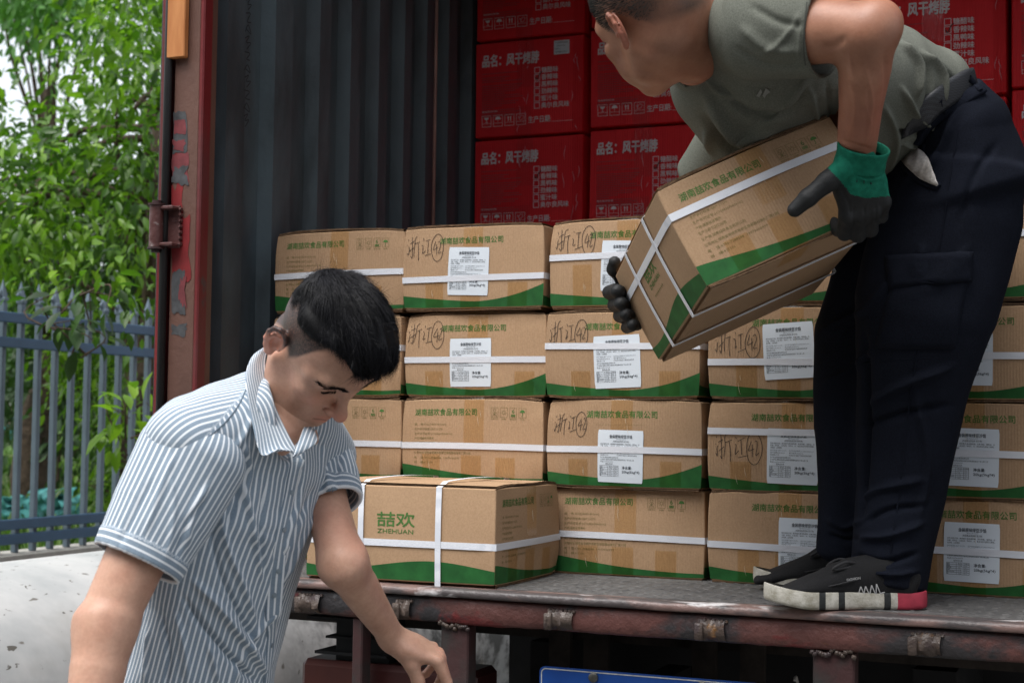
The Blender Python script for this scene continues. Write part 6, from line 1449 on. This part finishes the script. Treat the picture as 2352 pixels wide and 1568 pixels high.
# belt
BELT = MATS.get('belt') or NB('belt_woven'); wv = BELT.n('ShaderNodeTexChecker', Scale=420); BELT.l(BELT.coord(), wv.inputs['Vector']); BELT.color(BELT.mix(.5, (.012,.013,.016), wv.outputs[0])); BELT.color(BELT.ramp(wv.outputs['Fac'], [(.3,(.006,.006,.008)),(.7,(.028,.031,.037))])); BELT.rough(.5,.5)
ubv = bvh_of(*join_meshes([(tV, tQ), (pV, pQ)]))
drape(ubv, [(2088,312),(2110,272),(2140,240),(2175,216),(2212,192),(2232,184)], .042, .004, 'belt', BELT.m, oman, sm=30, lift=.005)
drape(ubv, [(2104,330),(2128,292),(2158,262),(2196,238),(2236,214),(2252,206)], .022, .0045, 'waistband', NAVY, oman, sm=30, lift=.004)
for q in ([(2150,228),(2172,256)], [(2218,182),(2246,214)]): drape(ubv, [q[0], ((q[0][0]+q[1][0])/2, (q[0][1]+q[1][1])/2), q[1]], .012, .0055, 'belt_loop', NAVY, oman, lift=.005)
# ---- gloves
GRN = NB('glove_green_knit'); wv = GRN.n('ShaderNodeTexWave', Scale=95); GRN.l(GRN.coord(), wv.inputs['Vector']); GRN.color(GRN.ramp(GRN.noise(GRN.coord(), 90, 3), [(.3,(.004,.10,.062)),(.7,(.010,.17,.105))])); GRN.rough(.85,.2); GRN.bump(GRN.noise(GRN.coord(), 300, 2), .0006)
RUB = NB('glove_black_rubber'); RUB.color(RUB.ramp(RUB.noise(RUB.coord(), 60, 3), [(.3,(.008,.009,.010)),(.7,(.016,.017,.018))])); RUB.rough(.6,.35); RUB.bump(RUB.noise(RUB.coord(), 160, 3), .001)
gY = cdir(.24,-.93,.28); gX = cdir(-.92,-.22,-.10); gZ = cdir(.05,.28,-.96); W0_ = P(1968,366,2.455)
GP = hand_prims(W0_, gX, gY, gZ, curls=[(40,50,30),(36,52,30),(36,52,30),(38,50,30)], grow=.0028, thumb=[(.026,.008,.006),(.055,.018,.010),(.088,.034,.010),(.110,.047,.006)], spread=.2, sc=1.08, kn=.0045)
gY2, gX2, gZ2 = nrmz(gY), nrmz(gX), nrmz(gZ)
gv, gq = polygonise(GP, .0021, disp=lambda p: .0007*snoise(p, 90, 60)); gv = relax(gv, gq, 1, .4)
gv = folds(gv, gq, [([(1960,400),(1990,415),(2030,408)], 4, .002), ([(1930,430),(1950,470),(1955,500)], 4, -.002), ([(1985,470),(1988,520)], 3, -.002), ([(2012,470),(2014,520)], 3, -.002), ([(1960,470),(1962,520)], 3, -.002)])
cq = gv[gq].mean(1); lpx, lpy, _ = toD(cq); ly = (cq-W0_)@gY2; nz_ = snoise(cq, 55, 61)*4
# green knit on the back of the hand, dipped black rubber below a slanting line
line = np.interp(lpx, [1885,1905,1925,1956,1990,2045], [372,392,412,448,456,452])+nz_
vN = vnormals(gv, gq)[gq].mean(1); back = (vN@gZ2) > -.25
mi = np.where((lpy < line) & back, 0, 1); go = to_object('glove', gv, gq, [GRN.m, RUB.m], oman, mi=mi)
# ribbed cuff
ca = nrmz(oLw-oLe); c0 = P(1975,374,2.462); c1 = P(1984,338,2.448); axc = nrmz(c1-c0); s1 = nrmz(cdir(1,-.2,0)-axc*(cdir(1,-.2,0)@axc)); s2 = np.cross(axc, s1); G = []
for t, rr in ((-.25,.0385),(0,.0385),(.3,.0375),(.65,.0378),(.9,.0392),(1.02,.0392),(1.06,.0375),(1.0,.0355),(.5,.034)):
    G.append([c0+(c1-c0)*t+(s1*math.cos(q)*(rr*1.07)+s2*math.sin(q)*rr*.92)*(1+.016*(j % 2)) for j, q in enumerate(np.linspace(0, 2*math.pi, 120, endpoint=False))])
g = MB(); g.grid(G, close=True); cu = g.build('cuff', GRN.m, smooth=True); cu.parent = go; cu.matrix_parent_inverse = go.matrix_world.inverted()
# black print on the green back (upside down, faint)
gbv = bvh_of(gv, gq); PRN = mat('glove_print', (.006,.035,.03), .8)
rr_ = np.random.default_rng(9)
for (x0, y0, x1, y1, n, hh) in ((1960,378,2001,385,5,6),(1969,391,2000,392,6,4),(1965,412,2012,417,3,9)):
    for k in range(n):
        fx = x0+(x1-x0)*(k+.1)/n; fy = y0+(y1-y0)*k/n; w2 = (x1-x0)/n*(.62 if n > 3 else .3)
        for st in range(3):
            a2 = (fx+rr_.uniform(0,w2), fy+rr_.uniform(0,hh)); b2 = (fx+rr_.uniform(0,w2), fy+rr_.uniform(0,hh)); 
            o = drape(gbv, [a2, ((a2[0]+b2[0])/2+.3, (a2[1]+b2[1])/2+.5), b2], .0013, .0004, 'glove_print', PRN, None, 3)
            if o: o.parent = go; o.matrix_parent_inverse = go.matrix_world.inverted()
# far glove: fingers wrapped round the end of the carton, thumb above
def cpt(px, py, d): return P(px, py, d)
fp = []
for (tx, ty, bx, by, r_) in ((1418,668,1400,672,.0125),(1426,697,1412,700,.0130),(1437,722,1424,726,.0122),(1452,746,1440,752,.0112)):
    fp += chain([cpt(tx+12,ty+2,2.925), cpt(tx,ty,2.905), cpt(bx,by,2.95), cpt(bx+10,by-4,3.01), P(1445,(ty+690)/2,3.05)], [r_*.86, r_, r_*1.05, r_*1.1, r_*1.25], k=.003)
fp += [ell(P(1452,695,3.06), (.030,.036,.045), k=.02), cap(P(1458,690,3.05), oRw, .032, .030, k=.02)] + chain([P(1452,665,3.04), P(1428,640,2.99), P(1410,618,2.96), P(1412,603,2.95)], [.018,.014,.0135,.012], k=.005)
fv, fq = polygonise(fp, .0024, disp=lambda p: .0006*snoise(p, 80, 70)); fv = relax(fv, fq, 1, .4); c2 = fv[fq].mean(1); lx, ly2, dd = toD(c2)
to_object('glove', fv, fq, [GRN.m, RUB.m], oman, mi=np.ones(len(fq)))
sv3, sq3 = polygonise([loft([oRs, oRs+(oRe-oRs)*.55, oRs+(oRe-oRs)*.8], [.070,.064,.062], [.07,.064,.062], osx, k=.02, capr=.03)], .004, disp=lambda p: .002*snoise(p, 25, 44)); to_object('sleeve', relax(sv3, sq3, 1, .4), sq3, TEE, oman)
# ---- shoes
SH1, SH0 = V3(-.668,-.368,0), V3(-.398,-.258,0)
CANV = m_cloth('shoe_black_canvas', (.010,.010,.011), (.020,.020,.021), .85, .0006, 500, .2, .02)
SOLEM = NB('shoe_sole_white'); SOLEM.color(SOLEM.ramp(SOLEM.noise(SOLEM.coord(), 45, 4, .7), [(.35,(.30,.28,.22)),(.65,(.55,.53,.47))])); SOLEM.rough(.6,.4); SOLEM.bump(SOLEM.noise(SOLEM.coord(),300,2),.0008)
STRP = mat('sole_black_stripe', (.02,.022,.022), .6, var=.5, vscale=200); HEELR = mat('sole_red_heel', (.36,.035,.06), .6, var=.2, vscale=60)
def shoe(toe, heel, z0, near, lab):
    L = np.linalg.norm((toe-heel)[:2]); X = nrmz(V3(*(toe-heel)[:2], 0)); Y = V3(-X[1], X[0], 0); M = lambda x, y, z: V3(heel[0], heel[1], z0)+X*x+Y*y+V3(0,0,z)
    def width(t): return .5*np.interp(t, [0,.03,.1,.25,.42,.6,.75,.88,.96,1.0], [.030,.050,.064,.068,.066,.084,.094,.082,.050,.010])
    def mid(t): return np.interp(t, [0,.3,.6,1], [0,-.004,.004,.012])*(1 if near else -1)
    G = []; n = 60; ring = []
    for i in range(n): ring.append(i)
    def outline(sc, z, lift=0):
        out = []
        for s_ in (1, -1):
            ts = np.concatenate([[0,.008,.02,.04],np.linspace(.07,.93,22),[.955,.975,.99,1.0]])
            for t in (ts if s_ > 0 else ts[::-1]): spring = .014*max(0,(t-.72)/.28)**1.5+.003*max(0,(.06-t)/.06); out.append(M(t*L*1.0+(1-sc)*(.5-t)*.04, mid(t)+s_*width(t)*sc, z+spring+lift))
        return out
    G = [outline(.86,.0), outline(.95,.0015), outline(.99,.006), outline(1.0,.013), outline(.985,.022), outline(.965,.028), outline(.945,.030), outline(.86,.0305)]
    g = MB(); g.grid(G, close=True); nn_ = len(G[0]); g.f.append(tuple(range(nn_))[::-1]); g.m.append(0)
    ts2 = [((np.array(p)-heel)@X)/L for p in G[0]]; k = 0
    for fi in range(len(g.f)-1):
        j = fi % nn_; t = (ts2[j]+ts2[(j+1) % nn_])/2
        if t < .195: g.m[fi] = 2
        elif any(abs(t-c) < .013 for c in (.27,.40,.53,.66)): g.m[fi] = 1
    so = g.build('sole', [SOLEM.m, STRP, HEELR], smooth=True); smooth_by_angle(so, 50)
    U = [loft([M(.012+.02,0,.040), M(.10,0,.046), M(.155,0,.044), M(.20,.002,.036), M(.245,.004,.026), M(.268,.006,.020)], [.027,.032,.035,.039,.036,.020], [.038,.038,.037,.024,.016,.011], Y, k=.01, capr=.014),
         loft([M(.030,0,.05), M(.075,0,.072), M(.13,0,.062)], [.026,.030,.026], [.030,.028,.024], Y, k=.02, capr=.02), ell(M(.062,0,.104), (.036,.024,.022), np.stack([X, Y, V3(0,0,1)],1), op='s', k=.01)]
    uv, uq = polygonise(U, .0026, disp=lambda p: .0008*snoise(p, 60, 80)); uv[:,2] = np.maximum(uv[:,2], z0+.012); uo = to_object('shoe', uv, uq, CANV, None)
    root = op_(uo); so.parent = uo; so.matrix_parent_inverse = uo.matrix_world.inverted()
    def kid(o): o.parent = uo; o.matrix_parent_inverse = uo.matrix_world.inverted()
    g = MB(); g.tube(spl([M(.135,-.036,.052), M(.19,-.034,.040), M(.232,0,.046), M(.19,.036,.040), M(.135,.038,.052)],6), .0013, 6); kid(g.build('vamp_seam', mat('shoe_seam', (.03,.03,.032), .8), smooth=True))
    g = MB()
    for q in range(4):
        x = .112+.022*q; g.tube(spl([M(x,-.026,.070-.0045*q), M(x+.006,0,.083-.007*q), M(x,.026,.070-.0045*q)],5), .0030, 8)
    g.tube(spl([M(.125,-.02,.080), M(.150,-.030,.083), M(.17,-.036,.068), M(.150,-.036,.060), M(.128,-.022,.074)],5), .0026, 7); g.tube(spl([M(.125,-.018,.080), M(.14,-.040,.075), M(.148,-.050,.058)],5), .0026, 7); g.tube(spl([M(.125,.018,.080), M(.15,.030,.083), M(.172,.032,.070), M(.128,.022,.076)],5), .0026, 7)
    kid(g.build('laces', mat('lace_black', (.03,.03,.032), .8), smooth=True))
    return uv, uq, uo, M
uv, uq, uo, MS = shoe(SH1, SH0, Zb+.001, True, '')
ub = bvh_of(uv, uq)
zz = [(1945,1366),(1960,1363),(1972,1362),(1977,1346),(1984,1363),(1988,1345),(1997,1366),(2002,1343),(2012,1367),(2013,1340)]
zz += [(2022,1362),(2032,1359)]
for i in range(len(zz)-1):
    A_, B_ = zz[i], zz[i+1]; o = drape(ub, [A_, ((A_[0]+B_[0])/2, (A_[1]+B_[1])/2), B_], .0017, .0006, 'white_zigzag', mat('shoe_white_print', (.6,.6,.6), .6), None, 3)
    if o: o.parent = uo; o.matrix_parent_inverse = uo.matrix_world.inverted()
h, nn = hit(ub, 1958, 1332)
if h is not None:
    g = MB(); put_text(g, 'FASHION', -.010, 0, .0066, 0, 0, bold=.02, width=.024); V = np.concatenate(g.v); nn = nn*np.sign(nn@(CAM-h)); rx = nrmz(_r-nn*(_r@nn)+V3(0,0,.12)); uz = np.cross(nn, rx); uz = uz if uz[2] > 0 else -uz
    rx = nrmz(V3(*(SH0-SH1))+V3(0,0,.05)); rx = nrmz(rx-nn*(rx@nn)); uz = np.cross(nn, rx); uz = uz if uz[2] > 0 else -uz
    g.v = [h+np.outer(V[:,0], rx)+np.outer(V[:,2], uz)+nn*.0022]; g2 = g.build('shoe_tag', mat('shoe_white_print', (.6,.6,.6), .6)); g2.parent = uo; g2.matrix_parent_inverse = uo.matrix_world.inverted()
shoe(V3(-.752,-.105,0), V3(-.480,-.030,0), Zb+.001, False, '')
